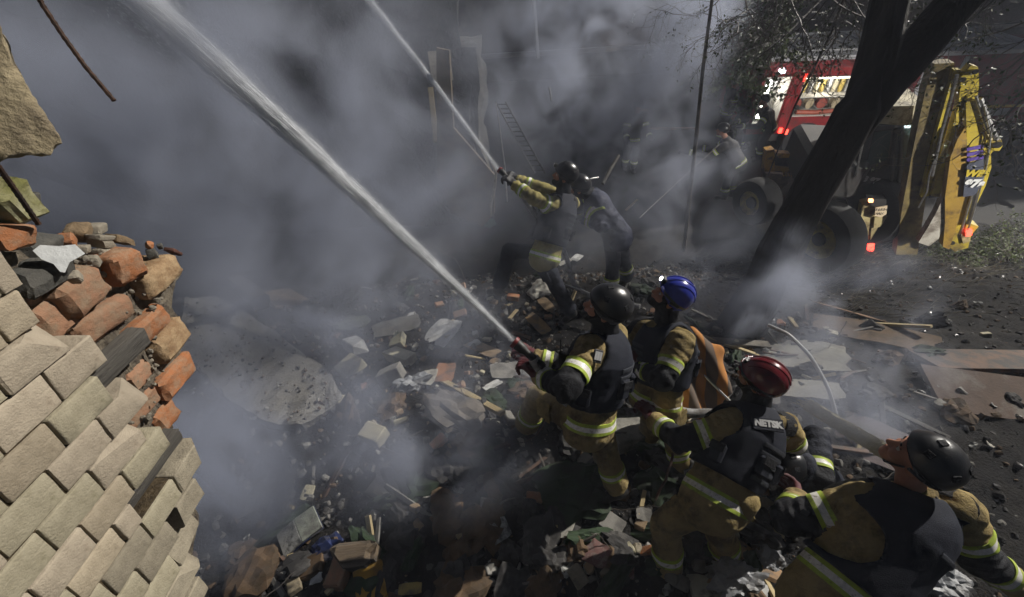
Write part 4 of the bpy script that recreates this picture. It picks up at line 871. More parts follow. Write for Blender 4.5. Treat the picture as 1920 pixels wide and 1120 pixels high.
# far apartment block
fb = empty('apartment_block', (16, 19.4, 0), 'plain pinkish block with a pale ledge far behind the red fire truck', 'building')
mb = MB().add(*box((14, 19.9, 7), (36, 1, 14.2))); mb.obj('wall', M_facade, fb)
obj('ledge', *box((14, 19.33, 1.0), (36, .16, .14)), mat('pale_ledge', (.42, .37, .33), (.3, .26, .24), rough=.8), fb); obj('plinth', *box((14, 19.37, .45), (36, .08, .9)), mat('plinth_render', (.18, .16, .16), (.12, .11, .11), rough=.9), fb)
for i in range(7):
    x = 2.5 + i * 3.4; w_ = MB()
    for c_, s_ in (((x, 19.38, 4.52), (1.7, .1, .1)), ((x, 19.38, 2.98), (1.7, .1, .1)), ((x - .8, 19.38, 3.75), (.1, .1, 1.44)), ((x + .8, 19.38, 3.75), (.1, .1, 1.44)), ((x, 19.385, 3.75), (.06, .07, 1.44))): w_.add(*box(c_, s_))
    fr = w_.obj('window', mat('window_frame', (.3, .28, .26)), fb); obj('pane', *box((x, 19.395, 3.75), (1.5, .02, 1.44)), mat('dark_glass', (.015, .017, .02), rough=.1), fr)
# ruined house the water is aimed at: sooty walls with gaping openings
rh = empty('ruined_house', (-5, 8.6, 0), 'burnt out house wall lost in smoke behind the two water jets', 'building')
def lumpy_wall(c, size, seed):
    bm = bmesh.new(); bmesh.ops.create_cube(bm, size=1); bmesh.ops.subdivide_edges(bm, edges=bm.edges[:], cuts=18, use_grid_fill=True)
    for x in bm.verts:
        x.co = Vector((x.co.x * size[0], x.co.y * size[1], x.co.z * size[2])); q = x.co + Vector((seed * 5, 0, 0)); x.co += mnoise.noise_vector(q * .9) * .25 + mnoise.noise_vector(q * 2.6) * .12; x.co += Vector(c)
    v = [x.co[:] for x in bm.verts]; bm.verts.index_update(); f = [tuple(x.index for x in q.verts) for q in bm.faces]; bm.free(); return v, f
v_, f_ = lumpy_wall((-7.4, 8.9, 3.2), (13.5, .5, 8.4), 1); obj('wall', v_, f_, M_sooty, rh)
v_, f_ = lumpy_wall((-1.2, 9.6, 1.4), (1.6, 1.8, 4.2), 2); obj('broken_pier', v_, f_, M_sooty, rh)
pc = Yat(925, 400, 5.7)
v_, f_ = plate([(818, 90), (842, 95), (850, 240), (928, 330), (926, 402), (905, 425), (845, 400), (820, 330)], pc, (-.25, -1, .1), .05); obj('partition', v_, f_, M_brownp, rh)
v_, f_ = tube([planar(p, pc - np.array([0, .03, 0]), (-.25, -1, .1)) for p in ((922, 305), (930, 325), (927, 355), (920, 385), (921, 405))], [.018, .02, .022, .02, .014], 8); obj('torn_edge', v_, f_, mat('torn_sheet_metal', (.42, .37, .27), (.22, .17, .10), rough=.45, metal=.5, scale=12), rh, True)
def plankpx(name, a, b, da, db, w_, th, m, label, cat, group=None, tw=0.0, seed=1, parent=None):
    A, B_ = P(*a, da), P(*b, db); ax = nrm(B_ - A); L = np.linalg.norm(B_ - A); v_, f_ = rough_box((L, w_, th), seed, sub=4, amp=.05 * min(1, .02 / th) + .03, round_=.12)
    toc = nrm(CAMPOS - (A + B_) / 2); y = nrm(np.cross(toc, ax)); z = np.cross(ax, y); M = np.array([ax, y, z]).T @ rotm(tw, 0, 0)
    me = mesh(name, v_, f_, m, False); return tag(place(name, me, M, (A + B_) / 2), label, cat, group)
plankpx('timber_post', (807, 165), (818, 266), 6.6, 6.5, .085, .06, M_wood, 'pale splintered upright timber by the second water jet', 'timber', seed=3)
plankpx('board', (822, 96), (830, 152), 6.8, 6.7, .34, .03, mat('pale_board', (.33, .30, .25), (.2, .18, .15), rough=.8), 'pale broken board hanging above the upright timber behind the jet', 'board', seed=5)
# leaning metal ladder behind the far nozzle man
cdull = mat('dull_metal', (.10, .10, .105), (.06, .06, .06), rough=.5, metal=.4)
ld = empty('metal_ladder', P(1000, 315, 6.4), 'thin metal ladder leaning in the smoke behind the far nozzle', 'ladder')
la, lb = P(939, 192, 7.6), P(1012, 325, 7.0); lx = R[:, 0] * .085
for q in (-1, 1): v_, f_ = bar(la + q * lx, lb + q * lx, .014); obj('rail', v_, f_, cdull, ld, True)
for i in range(15):
    c = la + (lb - la) * (i + .5) / 15; v_, f_ = bar(c - lx, c + lx, .011, 6); obj('rung', v_, f_, M_dark, ld, True)
v_, f_ = tube([P(930, 193, 6.6), P(937, 240, 6.5), P(947, 315, 6.3), P(951, 380, 6.1)], .009, 6); top('rebar', v_, f_, M_steel, 'thin upright steel bar left of the ladder in the smoke', 'rebar')
# ---------------------------------------------------------------- fire truck
M_tred = mat('truck_red', (0.24, 0.010, 0.013), (0.17, 0.008, 0.01), rough=.4, scale=3, coat=.3, dirt=(.10, .02, .018), dscale=4)
M_twhite = mat('truck_white', (0.48, 0.48, 0.50), (0.36, 0.36, 0.38), rough=.35, scale=4)
M_tint = mat('locker_lining', (0.62, 0.60, 0.55), rough=.6)
ft = empty('fire_truck', (10.5, 11.9, 0), 'red fire truck with its lit side locker open behind the trees', 'fire truck')
A0 = math.atan2(-.4, 5.0); TM = np.array([[math.cos(A0), math.sin(A0), 0], [-math.sin(A0), math.cos(A0), 0], [0, 0, 1.0]]).T
TM = np.array([[math.cos(A0), -math.sin(A0), 0], [math.sin(A0), math.cos(A0), 0], [0, 0, 1.0]])
TO = np.array([6.4, 10.98, 0.0])                          # rear corner nearest to us; its own x runs along the side, y into the body
def tb(x0, x1, y0, y1, z0, z1, bev=0.0): c = TO + TM @ np.array([(x0 + x1) / 2, (y0 + y1) / 2, (z0 + z1) / 2]); return box(c, (x1 - x0, y1 - y0, z1 - z0), TM, bev)
ZT, Z0, Z1 = 2.42, 1.12, 2.06
b_ = MB()
for a in ((0, .07, 0, 2.3, .7, ZT), (.68, 1.0, 0, 2.3, .7, ZT), (.07, .68, .75, 2.3, .7, ZT), (.07, .68, 0, .75, Z1 + .03, ZT), (1.0, 2.4, .75, 2.3, .7, ZT), (1.0, 2.4, 0, .75, Z1, ZT), (1.0, 2.4, 0, .75, .7, Z0), (.07, .68, 0, .75, .7, .95), (2.4, 6.2, 0, 2.3, .7, ZT), (6.35, 8.3, .05, 2.25, .8, 2.3)): b_.add(*tb(*a))
b_.obj('body', M_tred, ft)
obj('roof', *tb(-.05, 6.25, -.03, 2.33, ZT + .01, ZT + .10), M_twhite, ft); obj('chassis', *tb(.1, 8.2, .25, 2.05, .4, .69), M_dark, ft)
for i, (x0, x1) in enumerate(((3.72, 4.02), (4.5, 4.62))):
    s0 = TO + TM @ np.array([x0, -.006, 1.2]); q = np.array([[0, 0, 0], [x1 - x0, 0, 0], [x1 - x0 - .1, 0, 1.2], [-.1, 0, 1.2]]) @ TM.T + s0
    obj('white_stripe', np.concatenate([q, q + TM @ np.array([0, -.004, 0])]), [(0, 1, 2, 3), (4, 7, 6, 5), (0, 4, 5, 1), (1, 5, 6, 2), (2, 6, 7, 3), (3, 7, 4, 0)], M_twhite, ft)
obj('skirt_panel', *tb(2.41, 6.2, -.02, .1, 1.02, 1.19), M_twhite, ft); obj('yellow_line', *tb(5.2, 8.3, -.03, -.022, 1.22, 1.28), mat('yellow_tape', (.65, .42, .03), rough=.5), ft)
obj('header_panel', *tb(1.02, 2.38, -.012, -.002, Z1 + .03, Z1 + .2), mat('header_red', (.34, .02, .02), rough=.4), ft)
def bay(x0, x1, z0, z1, name):
    m = MB()
    for a in ((x0, x1, .70, .745, z0, z1), (x0, x0 + .012, .01, .70, z0, z1), (x1 - .012, x1, .01, .70, z0, z1), (x0, x1, .01, .70, z0, z0 + .012), (x0, x1, .01, .70, z1 - .012, z1)): m.add(*tb(*a))
    return m.obj(name, M_tint, ft)
lk = bay(1.005, 2.395, Z0 + .003, Z1 - .003, 'locker'); obj('shelf', *tb(1.03, 2.37, .05, .69, 1.56, 1.58), M_tint, lk)
lk2 = bay(.075, .675, .955, Z1 + .025, 'pump_bay')
tl = emit('locker_light', (1.0, .98, .92), 14.0)
obj('light_tube', *tb(.16, .24, .03, .09, 1.1, 2.0), tl, lk2); obj('control_panel', *tb(.42, .6, .45, .68, 1.7, 2.0), M_twhite, lk2)
obj('light_tube', *tb(1.05, 2.35, .06, .10, Z1 - .07, Z1 - .03), emit('locker_light_warm', (1, .9, .72), 4.0), lk)
for i in range(5): v_, f_ = bar(TO + TM @ np.array([.36 + .05 * i, .3, 1.0]), TO + TM @ np.array([.36 + .05 * i, .35, 1.5 + .05 * (i % 2)]), .014, 6); obj('pump_pipe', v_, f_, M_steel, lk2, True)
obj('locker_door', *tb(.72, .97, -.04, -.01, .95, 2.05), M_tred, ft)
for i in range(9):
    c = TO + TM @ np.array([1.1 + i * .15, .38, 1.78 + .03 * random.random()]); v_, f_ = lathe([(.001, -.2), (.05, -.19), (.06, -.05), (.045, .12), (.018, .16), (.001, .17)], c, np.eye(3), 10)
    obj('extinguisher', v_, f_, mat(('cyl_cream', 'cyl_yellow', 'cyl_grey')[i % 3], ((.55, .5, .36), (.5, .38, .1), (.4, .4, .4))[i % 3], rough=.4), lk, True)
for i in range(4):
    c = TO + TM @ np.array([1.2 + i * .32, .4, 1.32]); v_, f_ = lathe([(.05, -.06), (.13, -.06), (.13, .06), (.05, .06)], c, np.array([[1, 0, 0], [0, 0, 1], [0, -1, 0]]).T @ rotm(0, .3 * (i % 2), 0), 16); obj('hose_roll', v_, f_, mat(('hose_red', 'hose_tan')[i % 2], ((.3, .07, .05), (.4, .33, .22))[i % 2], rough=.8), lk, True)
v_, f_ = tube([TO + TM @ np.array(q) for q in ((1.15, .12, 1.2), (1.6, .09, 1.19), (2.1, .12, 1.21))], .055, 10); obj('suction_pipe', v_, f_, mat('suction_red', (.4, .09, .05), rough=.5), lk, True)
obj('marker_lamp', *tb(.93, .97, -.06, -.041, 1.98, 2.16), emit('red_lamp', (1, .05, .03), 5.0), ft)
for x, z in ((.82, .78), (.98, .74)): obj('tail_lamp', *tb(x, x + .07, -.05, .0, z - .05, z + .07), emit('red_lamp', (1, .05, .03), 5.0), ft)
obj('work_lamp', *tb(.3, .42, -.08, .0, 2.18, 2.28), emit('white_lamp', (.85, .85, 1), 8.0), ft)
for x in (1.5, 7.2):
    for y in (.15, 2.0):
        c = TO + TM @ np.array([x, y, .5]); M2 = np.array([TM[:, 0], TM[:, 2], TM[:, 1]]).T; wl = obj('wheel', *lathe([(.22, -.16), (.46, -.16), (.5, -.1), (.5, .1), (.46, .16), (.22, .16)], c, M2, 24, False), M_tyre, ft, True); obj('hub', *lathe([(.001, -.1), (.2, -.12), (.21, .1), (.001, .12)], c, M2, 16), M_twhite, wl, True)
for x in np.arange(.3, 6, .6): v_, f_ = bar(TO + TM @ np.array([x, .3, ZT + .12]), TO + TM @ np.array([x, 2.0, ZT + .12]), .02, 6); obj('roof_rung', v_, f_, M_twhite, ft, True)
for y in (.3, 2.0): v_, f_ = bar(TO + TM @ np.array([.1, y, ZT + .14]), TO + TM @ np.array([6, y, ZT + .14]), .025, 6); obj('roof_rail', v_, f_, M_twhite, ft, True)
for p_, en, rad in (((.36, .25, 1.7), 7, .05), ((1.7, .15, 1.9), 8, .1)):            # the truck's own locker lamps
    pl_ = bpy.data.lights.new('locker_lamp', 'POINT'); pl_.energy = en; pl_.color = (1, .95, .85); pl_.shadow_soft_size = rad; lo = bpy.data.objects.new('locker_lamp', pl_); COL.objects.link(lo); lo.location = tuple(TO + TM @ np.array(p_))
# ---------------------------------------------------------------- backhoe loader
M_yel = mat('digger_yellow', (0.42, 0.33, 0.035), (0.34, 0.26, 0.03), rough=.4, scale=5, dirt=(.12, .085, .03), dscale=4, damt=.45, coat=.2)
M_och = mat('digger_ochre', (0.30, 0.19, 0.03), (0.23, 0.14, 0.025), rough=.5, scale=4, dirt=(.10, .06, .02), dscale=5, damt=.5)
M_tan = mat('digger_tan', (0.36, 0.30, 0.15), (0.24, 0.19, 0.09), rough=.6, scale=5, dirt=(.1, .075, .04), dscale=5, damt=.5)
M_shade = mat('shaded_boom', (0.20, 0.15, 0.05), (0.12, 0.09, 0.032), rough=.6, scale=5, dirt=(.06, .045, .022), dscale=4, bump=.5)  # boom yellow browned: its shadow side is put into the colour, with dirt
M_glass = mat('cab_glass', (0.035, 0.06, 0.06), (0.02, 0.035, 0.035), rough=.08, scale=2, spec=.7)
M_decal = mat('decal_slate', (0.055, 0.06, 0.085), rough=.5); M_purple = mat('decal_purple', (0.085, 0.05, 0.26), rough=.5)
bh = empty('backhoe_loader', (7.2, 7.3, 0), 'yellow backhoe loader with folded rear arm standing by the big tree', 'digger')
bn = nrm((-.30, -.95, 0)); bc = Yat(1760, 400, 6.25); fwd = -bn; lat = np.cross(UPV, bn)
def bp(pxs, m, d, th, name, parent=bh, smooth=False): v_, f_ = plate(pxs, bc + fwd * d, bn, th); return obj(name, v_, f_, m, parent, smooth)
def beam(pxs, m, d, name, rr, parent=bh): v_, f_ = tube([planar(p, bc + fwd * d, bn) for p in pxs], rr, 8); return obj(name, v_, f_, m, parent, True)
boom = bp([(1752, 120), (1790, 118), (1785, 150), (1775, 180), (1752, 300), (1735, 380), (1720, 478), (1680, 478), (1690, 400), (1712, 280), (1735, 170)], M_shade, .10, .22, 'boom')
bp([(1789, 131), (1801, 131), (1772, 250), (1742, 368), (1727, 370), (1756, 250)], M_yel, -.02, .10, 'boom_flange', boom)
dip = bp([(1803, 143), (1822, 122), (1834, 126), (1836, 160), (1832, 186), (1812, 198), (1800, 240), (1780, 301), (1762, 370), (1746, 368), (1772, 285), (1796, 205)], M_yel, -.10, .14, 'dipper')
bp([(1811, 192), (1835, 187), (1842, 235), (1846, 279), (1842, 331), (1831, 375), (1805, 418), (1789, 423), (1800, 392), (1809, 331), (1813, 279)], M_yel, -.16, .12, 'bucket_arm')
bp([(1846, 244), (1857, 262), (1859, 314), (1848, 349), (1831, 384), (1818, 414), (1812, 410), (1828, 375), (1843, 345), (1850, 312), (1850, 275)], M_yel, -.12, .10, 'arm_rib')
bp([(1810, 238), (1813, 262), (1813, 314), (1809, 370), (1796, 418), (1780, 468), (1768, 463), (1772, 418), (1772, 370), (1782, 296), (1795, 262)], M_och, -.24, .16, 'arm_cover')
for px in ((1829, 135), (1806, 150), (1868, 272), (1786, 456)): v_, f_ = tube([planar(px, bc + fwd * d_, bn) for d_ in (-.24, .05)], .035, 10); obj('pivot_pin', v_, f_, M_dark, bh, True)
lug = bp([(1856, 262), (1878, 262), (1880, 274), (1874, 283), (1862, 284), (1848, 300), (1843, 290), (1848, 268)], M_yel, -.12, .2, 'pivot_lug'); v_, f_ = tube([planar((1871, 272), bc + fwd * d_, bn) for d_ in (-.16, .12)], .05, 12); obj('pin', v_, f_, M_dark, lug, True)
dc = bp([(1814, 308), (1845, 298), (1842, 345), (1828, 366), (1806, 370), (1809, 340)], M_decal, -.29, .02, 'decal')
for k_ in range(3): y = 274 + k_ * 10; bp([(1813, y + 4), (1845, y - 2), (1844, y + 4), (1813, y + 10)], M_purple, -.29, .02, 'purple_stripe', dc)
def words_on(txt, px, d, size, m, parent, tilt=0.0, up=None, n=None, c=None, name='lettering', bold=True):
    n = bn if n is None else nrm(n); c = planar(px, bc + fwd * d, bn) if c is None else c
    cu = bpy.data.curves.new(name, 'FONT'); cu.body = txt; cu.size = size; cu.extrude = .002; cu.offset = .006 * size / .1 if bold else 0; cu.align_x = 'CENTER'; cu.align_y = 'CENTER'; cu.resolution_u = 3
    to = bpy.data.objects.new('tmp', cu); COL.objects.link(to); dg = bpy.context.evaluated_depsgraph_get(); me = bpy.data.meshes.new_from_object(to.evaluated_get(dg)); bpy.data.objects.remove(to)
    y = nrm(UPV - n * n.dot(UPV)) if up is None else nrm(up - n * n.dot(up)); x = np.cross(y, n); M = np.array([x, y, n]).T @ rotm(0, 0, tilt)
    v_ = np.array([q.co[:] for q in me.vertices]) @ M.T + c; f_ = [tuple(p_.vertices) for p_ in me.polygons]; bpy.data.meshes.remove(me); return obj(name, v_, f_, m, parent)
M_ltr = mat('white_letter', (.62, .62, .62), rough=.5)
words_on('WB', (1828, 326), -.312, .15, M_yel, dc, tilt=.08); words_on('97s', (1827, 345), -.312, .18, M_ltr, dc, tilt=.12)
for a, b, r_ in (((1838, 185), (1868, 262), .032), ((1830, 180), (1853, 250), .02), ((1795, 140), (1765, 250), .022), ((1765, 250), (1748, 330), .02), ((1848, 290), (1815, 420), .022), ((1842, 300), (1800, 440), .018)): beam([a, b], M_steel, -.2, 'hydraulic_pipe', r_)
for a in ([(1846, 200), (1858, 255), (1850, 310), (1825, 400), (1812, 440)], [(1762, 270), (1742, 330), (1738, 360), (1722, 390)]): beam(a, M_steel, -.24, 'hose_line', .012)
bp([(1768, 372), (1774, 390), (1772, 420), (1760, 448), (1742, 462), (1722, 455), (1738, 430), (1755, 400)], mat('bucket_steel', (.34, .32, .28), (.24, .22, .19), rough=.55, scale=6, dirt=(.12, .1, .08), dscale=6), -.2, .14, 'bucket_side')
bp([(1755, 300), (1763, 315), (1766, 345), (1758, 368), (1742, 372), (1740, 350)], M_decal, .0, .1, 'bucket_shell')
kk = bp([(1790, 425), (1815, 418), (1835, 425), (1822, 440), (1815, 465), (1790, 472), (1778, 462)], M_yel, -.2, .2, 'knuckle'); bp([(1802, 440), (1818, 436), (1820, 452), (1806, 458)], M_tan, -.24, .1, 'knuckle_boss', kk)
# stabiliser frame, plate, lamps
st = bp([(1618, 385), (1645, 378), (1650, 392), (1640, 440), (1630, 490), (1602, 490), (1608, 440)], M_tan, .35, .22, 'stabiliser_leg')
bp([(1640, 408), (1688, 402), (1688, 420), (1638, 428)], M_tan, .30, .14, 'frame_beam'); bp([(1634, 428), (1646, 426), (1642, 448), (1632, 450)], M_tan, .32, .06, 'bracket', st)
bp([(1630, 374), (1662, 374), (1664, 392), (1632, 386)], M_dark, .28, .2, 'lamp_housing', st)
lp_ = bp([(1642, 390), (1664, 386), (1662, 402), (1652, 408), (1640, 405)], mat('plate_cream', (.62, .5, .34), rough=.6), .22, .02, 'licence_plate')
words_on('51634', (1652.5, 393.5), .195, .075, M_dark, lp_, tilt=.12, bold=False); words_on('AX', (1651, 401), .195, .075, M_dark, lp_, tilt=.12, bold=False)
RL = emit('red_lamp', (1, .05, .03), 5.0)
bp([(1630, 375), (1638, 375), (1637, 380), (1629, 380)], emit('amber_lamp', (1, .35, .15), 4.0), .24, .05, 'side_lamp'); bp([(1628, 461), (1640, 458), (1638, 472), (1627, 474)], RL, .25, .06, 'rear_lamp', st)
bp([(1814, 434), (1824, 432), (1822, 442), (1812, 444)], RL, -.28, .06, 'rear_lamp', kk)
# cab
cb = bp([(1628, 236), (1735, 232), (1728, 300), (1718, 400), (1690, 478), (1645, 478), (1612, 440), (1590, 380), (1600, 320)], M_dark, .75, 1.3, 'cab_body')
bp([(1640, 248), (1672, 244), (1664, 300), (1624, 312)], M_glass, .70, .04, 'rear_window', cb); bp([(1694, 238), (1736, 236), (1718, 310), (1690, 318)], M_glass, .70, .04, 'rear_window', cb)
for a, b in (((1680, 242), (1668, 370)), ((1692, 240), (1684, 366))): beam([a, b], M_dark, .68, 'cab_pillar', .03)
bp([(1652, 200), (1742, 198), (1742, 214), (1740, 228), (1700, 236), (1644, 232), (1632, 226)], mat('cab_roof_cream', (.48, .43, .30), (.34, .3, .2), rough=.6, scale=4, dirt=(.12, .1, .07), dscale=5), .55, 1.5, 'cab_roof')
bp([(1700, 232), (1712, 231), (1706, 240), (1696, 241)], emit('cab_light', (.8, .95, 1), 1.2), .66, .05, 'cab_lamp', cb)
words_on('WB 97s', (1627, 337), .715, .15, mat('grey_letter', (.3, .3, .32), rough=.5), cb, tilt=-.15)
beam([(1604, 330), (1618, 270), (1638, 242)], M_steel, .6, 'grab_rail', .015)
for k_, (px, r_, rim) in enumerate((((1546, 446), .66, .36), ((1418, 378), .5, .26))):
    c = G(*px, r_); mf = nrm((-.32, .95, 0)); M2 = np.array([mf, UPV, np.cross(mf, UPV)]).T
    wl = obj('wheel', *lathe([(rim, -.2), (r_ * .93, -.2), (r_, -.13), (r_, .13), (r_ * .93, .2), (rim, .2)], c, M2, 28, False), M_tyre, bh, True); obj('rim', *lathe([(.001, -.06), (.1, -.08), (.11, -.12), (rim * .8, -.12), (rim * .98, -.19), (rim, -.1), (rim, .18), (.001, .16)], c, M2, 28), mat('rim_yellow', (.38, .28, .05), (.26, .2, .05), rough=.5, dirt=(.1, .08, .04)), wl, True)
    obj('hub', *lathe([(.001, -.16), (.12, -.16), (.13, -.11), (.001, -.1)], c, M2, 14), M_dark, wl, True)
    if k_ == 0: o2 = c + np.cross(mf, UPV) * 1.6 + mf * .3; wl = obj('wheel', *lathe([(rim, -.2), (r_ * .93, -.2), (r_, -.13), (r_, .13), (r_ * .93, .2), (rim, .2)], o2, M2, 24, False), M_tyre, bh, True)
obj('bonnet', *box(np.array([6.6, 8.2, 1.25]), (1.0, 1.9, .8), np.array([np.cross(fwd, UPV), fwd, UPV]).T, .1), M_dark, bh)
# orange loading bucket at the machine's front
M_org = mat('bucket_orange', (0.50, 0.26, 0.03), (0.38, 0.19, 0.03), rough=.5, scale=6, dirt=(.12, .07, .03), dscale=6)
oc = P(1460, 318, 9.6); on_ = nrm((-.2, -1, .1)); OM = frame_of(on_)
lb_ = empty('loader_bucket', oc, 'small orange toothed bucket with a muddy face by the front of the digger', 'bucket')
def op(pxs, m, d, th, name, par=lb_): v_, f_ = plate(pxs, oc + np.array([0, d, 0]), on_, th); return obj(name, v_, f_, m, par)
op([(1437, 283), (1452, 280), (1453, 322), (1434, 322)], M_org, -.1, .25, 'side_plate'); op([(1452, 294), (1484, 290), (1485, 325), (1452, 322)], mat('muddy_face', (.14, .12, .1), (.09, .08, .07), rough=.8), .0, .1, 'shell'); op([(1458, 287), (1484, 289), (1485, 296), (1460, 297)], M_org, -.06, .22, 'lip'); op([(1451, 312), (1485, 316), (1484, 324), (1450, 320)], M_org, -.08, .2, 'cutting_edge')
for i in range(4): x = 1468 + i * 5; op([(x, 323), (x + 4, 323), (x + 3, 331), (x + 1, 331)], M_org, -.08, .05, 'tooth')
op([(1436, 325), (1480, 328), (1478, 345), (1462, 356), (1440, 352)], mat('muddy_pink', (.24, .17, .13), (.15, .11, .09), rough=.8), .05, .3, 'bottom_plate')
# the site floodlight off to the right that lights the digger and the wet ground
fl = bpy.data.lights.new('floodlight', 'SPOT'); fl.energy = 7500; fl.spot_size = math.radians(36); fl.spot_blend = .9; fl.shadow_soft_size = .15; fl.color = (1, .96, .88)
fo = bpy.data.objects.new('floodlight', fl); COL.objects.link(fo); fo.location = (10.5, -2.0, 6.2); fo.rotation_euler = (Vector(fo.location) - Vector((8.3, 6.8, 1.5))).to_track_quat('Z', 'Y').to_euler()
# ================================================================ trees
M_bark = mat('wet_bark', (0.045, 0.038, 0.032), (0.022, 0.019, 0.017), rough=.7, scale=6, bump=1.0, bscale=14, stretch=(1, 1, .25), bdist=.04, spec=.5)
M_twig = mat('twig_bark', (0.16, 0.14, 0.12), (0.09, 0.08, 0.07), rough=.6, scale=10)
M_leaf = mat('dull_leaf', (0.075, 0.10, 0.025), (0.045, 0.06, 0.02), rough=.6, scale=4)
def trunk_mesh(pts, rad, seed, n=36, m=90, amp=.10):
    pts = np.array(pts, float); k = np.linspace(0, 1, len(pts)); t = np.linspace(0, 1, m)
    Q = np.stack([np.interp(t, k, pts[:, i]) for i in range(3)], -1); rr = np.interp(t, k, rad)
    for _ in range(2): Q[1:-1] = (Q[:-2] + 2 * Q[1:-1] + Q[2:]) / 4
    v, f = tube(Q, rr, n); ax = np.repeat(Q, n, 0); d = v - ax; L = np.linalg.norm(d, axis=1)[:, None] + 1e-9
    ph = np.tile(np.linspace(0, 2 * np.pi, n, endpoint=False), m)
    bumpv = vnoise(v * np.array([1, 1, .35]), 5, seed, 3) * amp + .06 * np.sin(ph * 5 + 2 * vnoise(v, 1.2, seed, 1)) - .10 * np.sqrt(np.abs(np.sin(ph * 9 + 2.5 * vnoise(v * np.array([1, 1, .5]), 3.2, seed, 2))) + .02); return ax + d * (1 + bumpv[:, None]), f
def twigs(starts, seed, depth=3, L0=.7, droop=.35, leaves=.2, leafset=None, wires=True):
    r = random.Random(seed); W = MB(); Lf = MB()
    def grow(p, d, L, rad, lev):
        n = 7; pts = [p.copy()]; dd = d.copy()
        for i in range(n):
            dd = nrm(dd + np.array([r.gauss(0, .22), r.gauss(0, .22), r.gauss(0, .2) - droop * .12])); p = p + dd * L / n; pts.append(p.copy())
            if lev > 0 and r.random() < .62 and i > 0: grow(p.copy(), nrm(dd + np.array([r.gauss(0, .8), r.gauss(0, .8), r.gauss(0, .7)])), L * r.uniform(.4, .8), rad * .6, lev - 1)
            if lev <= 1 and r.random() < leaves:
                for _ in range(r.randint(1, 4)):
                    a = nrm(np.array([r.gauss(0, 1), r.gauss(0, 1), r.gauss(0, 1) - .4])); b = nrm(np.cross(a, [r.gauss(0, 1), r.gauss(0, 1), 1])); s = r.uniform(.025, .055); q = p + a * .02
                    Lf.add([q, q + a * s * .5 + b * s * .28, q + a * s, q + a * s * .5 - b * s * .28], [(0, 1, 2, 3)])
        W.add(*tube(pts, np.linspace(rad, rad * .45, n + 1), 5 if rad > .006 else 4, caps=False))
    for p, d, l, rad in starts: grow(np.array(p, float), nrm(d), l, rad, depth)
    return W, Lf
base = on(1385, 615); y0 = base[1]
bt_ = empty('tree', base, 'big dark forked tree trunk standing between the crew and the digger', 'tree')
TP = [np.array([base[0], base[1], base[2] - .3])] + [Yat(*p, y0 + dy) for p, dy in (((1440, 520), .02), ((1508, 390), .05), ((1570, 280), .1), ((1610, 205), .15))]
tk = obj('trunk', *trunk_mesh(TP + [Yat(1650, 120, y0 + .2)], [.30, .23, .19, .18, .17, .03], 1), M_bark, bt_, True)
fk = TP[-1]
tops = {}
for nm, pxs, rr in (('limb', [(1622, 185), (1655, 70), (1668, 0), (1690, -90)], [.15, .14, .13, .12]), ('limb', [(1640, 180), (1720, 90), (1800, 0), (1880, -80)], [.17, .165, .15, .14])):
    pts = [fk + np.array([0, 0, -.35])] + [Yat(*p, y0 + .25 + .1 * i) for i, p in enumerate(pxs)]; tops[pxs[1]] = pts; obj(nm, *trunk_mesh(pts, [.13] + rr, 3, amp=.08), M_bark, bt_, True)
st1 = []
r = random.Random(5)
for p, n_, dep in (((1560, -60), 5, 5.2), ((1500, -50), 5, 5.4), ((1450, -40), 5, 6.0), ((1400, -60), 3, 6.2), ((1600, -30), 4, 5.0)):
    for _ in range(n_): st1.append((P(p[0] + r.uniform(-30, 30), p[1] + r.uniform(-30, 30), dep + r.uniform(-.5, .5)), (r.uniform(-.6, .4), r.uniform(-.4, .4), r.uniform(-1, -.2)), r.uniform(.7, 1.3), r.uniform(.006, .014)))
W, Lf = twigs(st1, 3, 3, leaves=.06); W.obj('twigs', M_twig, bt_, True); Lf.obj('leaves', M_leaf, bt_)
st2 = []
for p, n_, dep in (((1900, -40), 6, 4.6), ((1950, 60), 6, 4.6), ((1850, -40), 4, 4.8), ((1940, 160), 4, 4.6)):
    for _ in range(n_): st2.append((P(p[0] + r.uniform(-30, 30), p[1] + r.uniform(-30, 30), dep + r.uniform(-.4, .4)), (r.uniform(-1, -.1), r.uniform(-.4, .4), r.uniform(-.9, .1)), r.uniform(.6, 1.1), r.uniform(.005, .011)))
W, Lf = twigs(st2, 8, 3, leaves=.05); W.obj('twigs', M_twig, bt_, True); Lf.obj('leaves', M_leaf, bt_)
# thin branch lines crossing in front of the truck
for i, pxs in enumerate(([(1590, -20), (1560, 60), (1490, 200), (1440, 330)], [(1640, 70), (1615, 130), (1590, 200)], [(1420, 110), (1480, 60), (1540, 0)])):
    v_, f_ = tube([P(*p, 5.6 + .1 * k_) for k_, p in enumerate(pxs)], np.linspace(.022, .008, len(pxs)) if i < 2 else .012, 6); obj('branch', v_, f_, M_twig if i == 1 else M_bark, bt_, True)
# pale strip added as the trunk's rim light, with a bark flake midway
v_, f_ = tube([P(1665, 185, 5.2), P(1600, 300, 4.9), P(1556, 372, 4.75), P(1520, 440, 4.7), P(1470, 535, 4.75), P(1432, 612, 4.9)], [.008, .01, .018, .014, .011, .006], 6); v_ = v_ + .012 * np.stack([vnoise(v_, 14, 3), vnoise(v_, 15, 5), vnoise(v_, 13, 8)], -1); obj('rim_light_strip', v_, f_, M_twig, bt_, True)
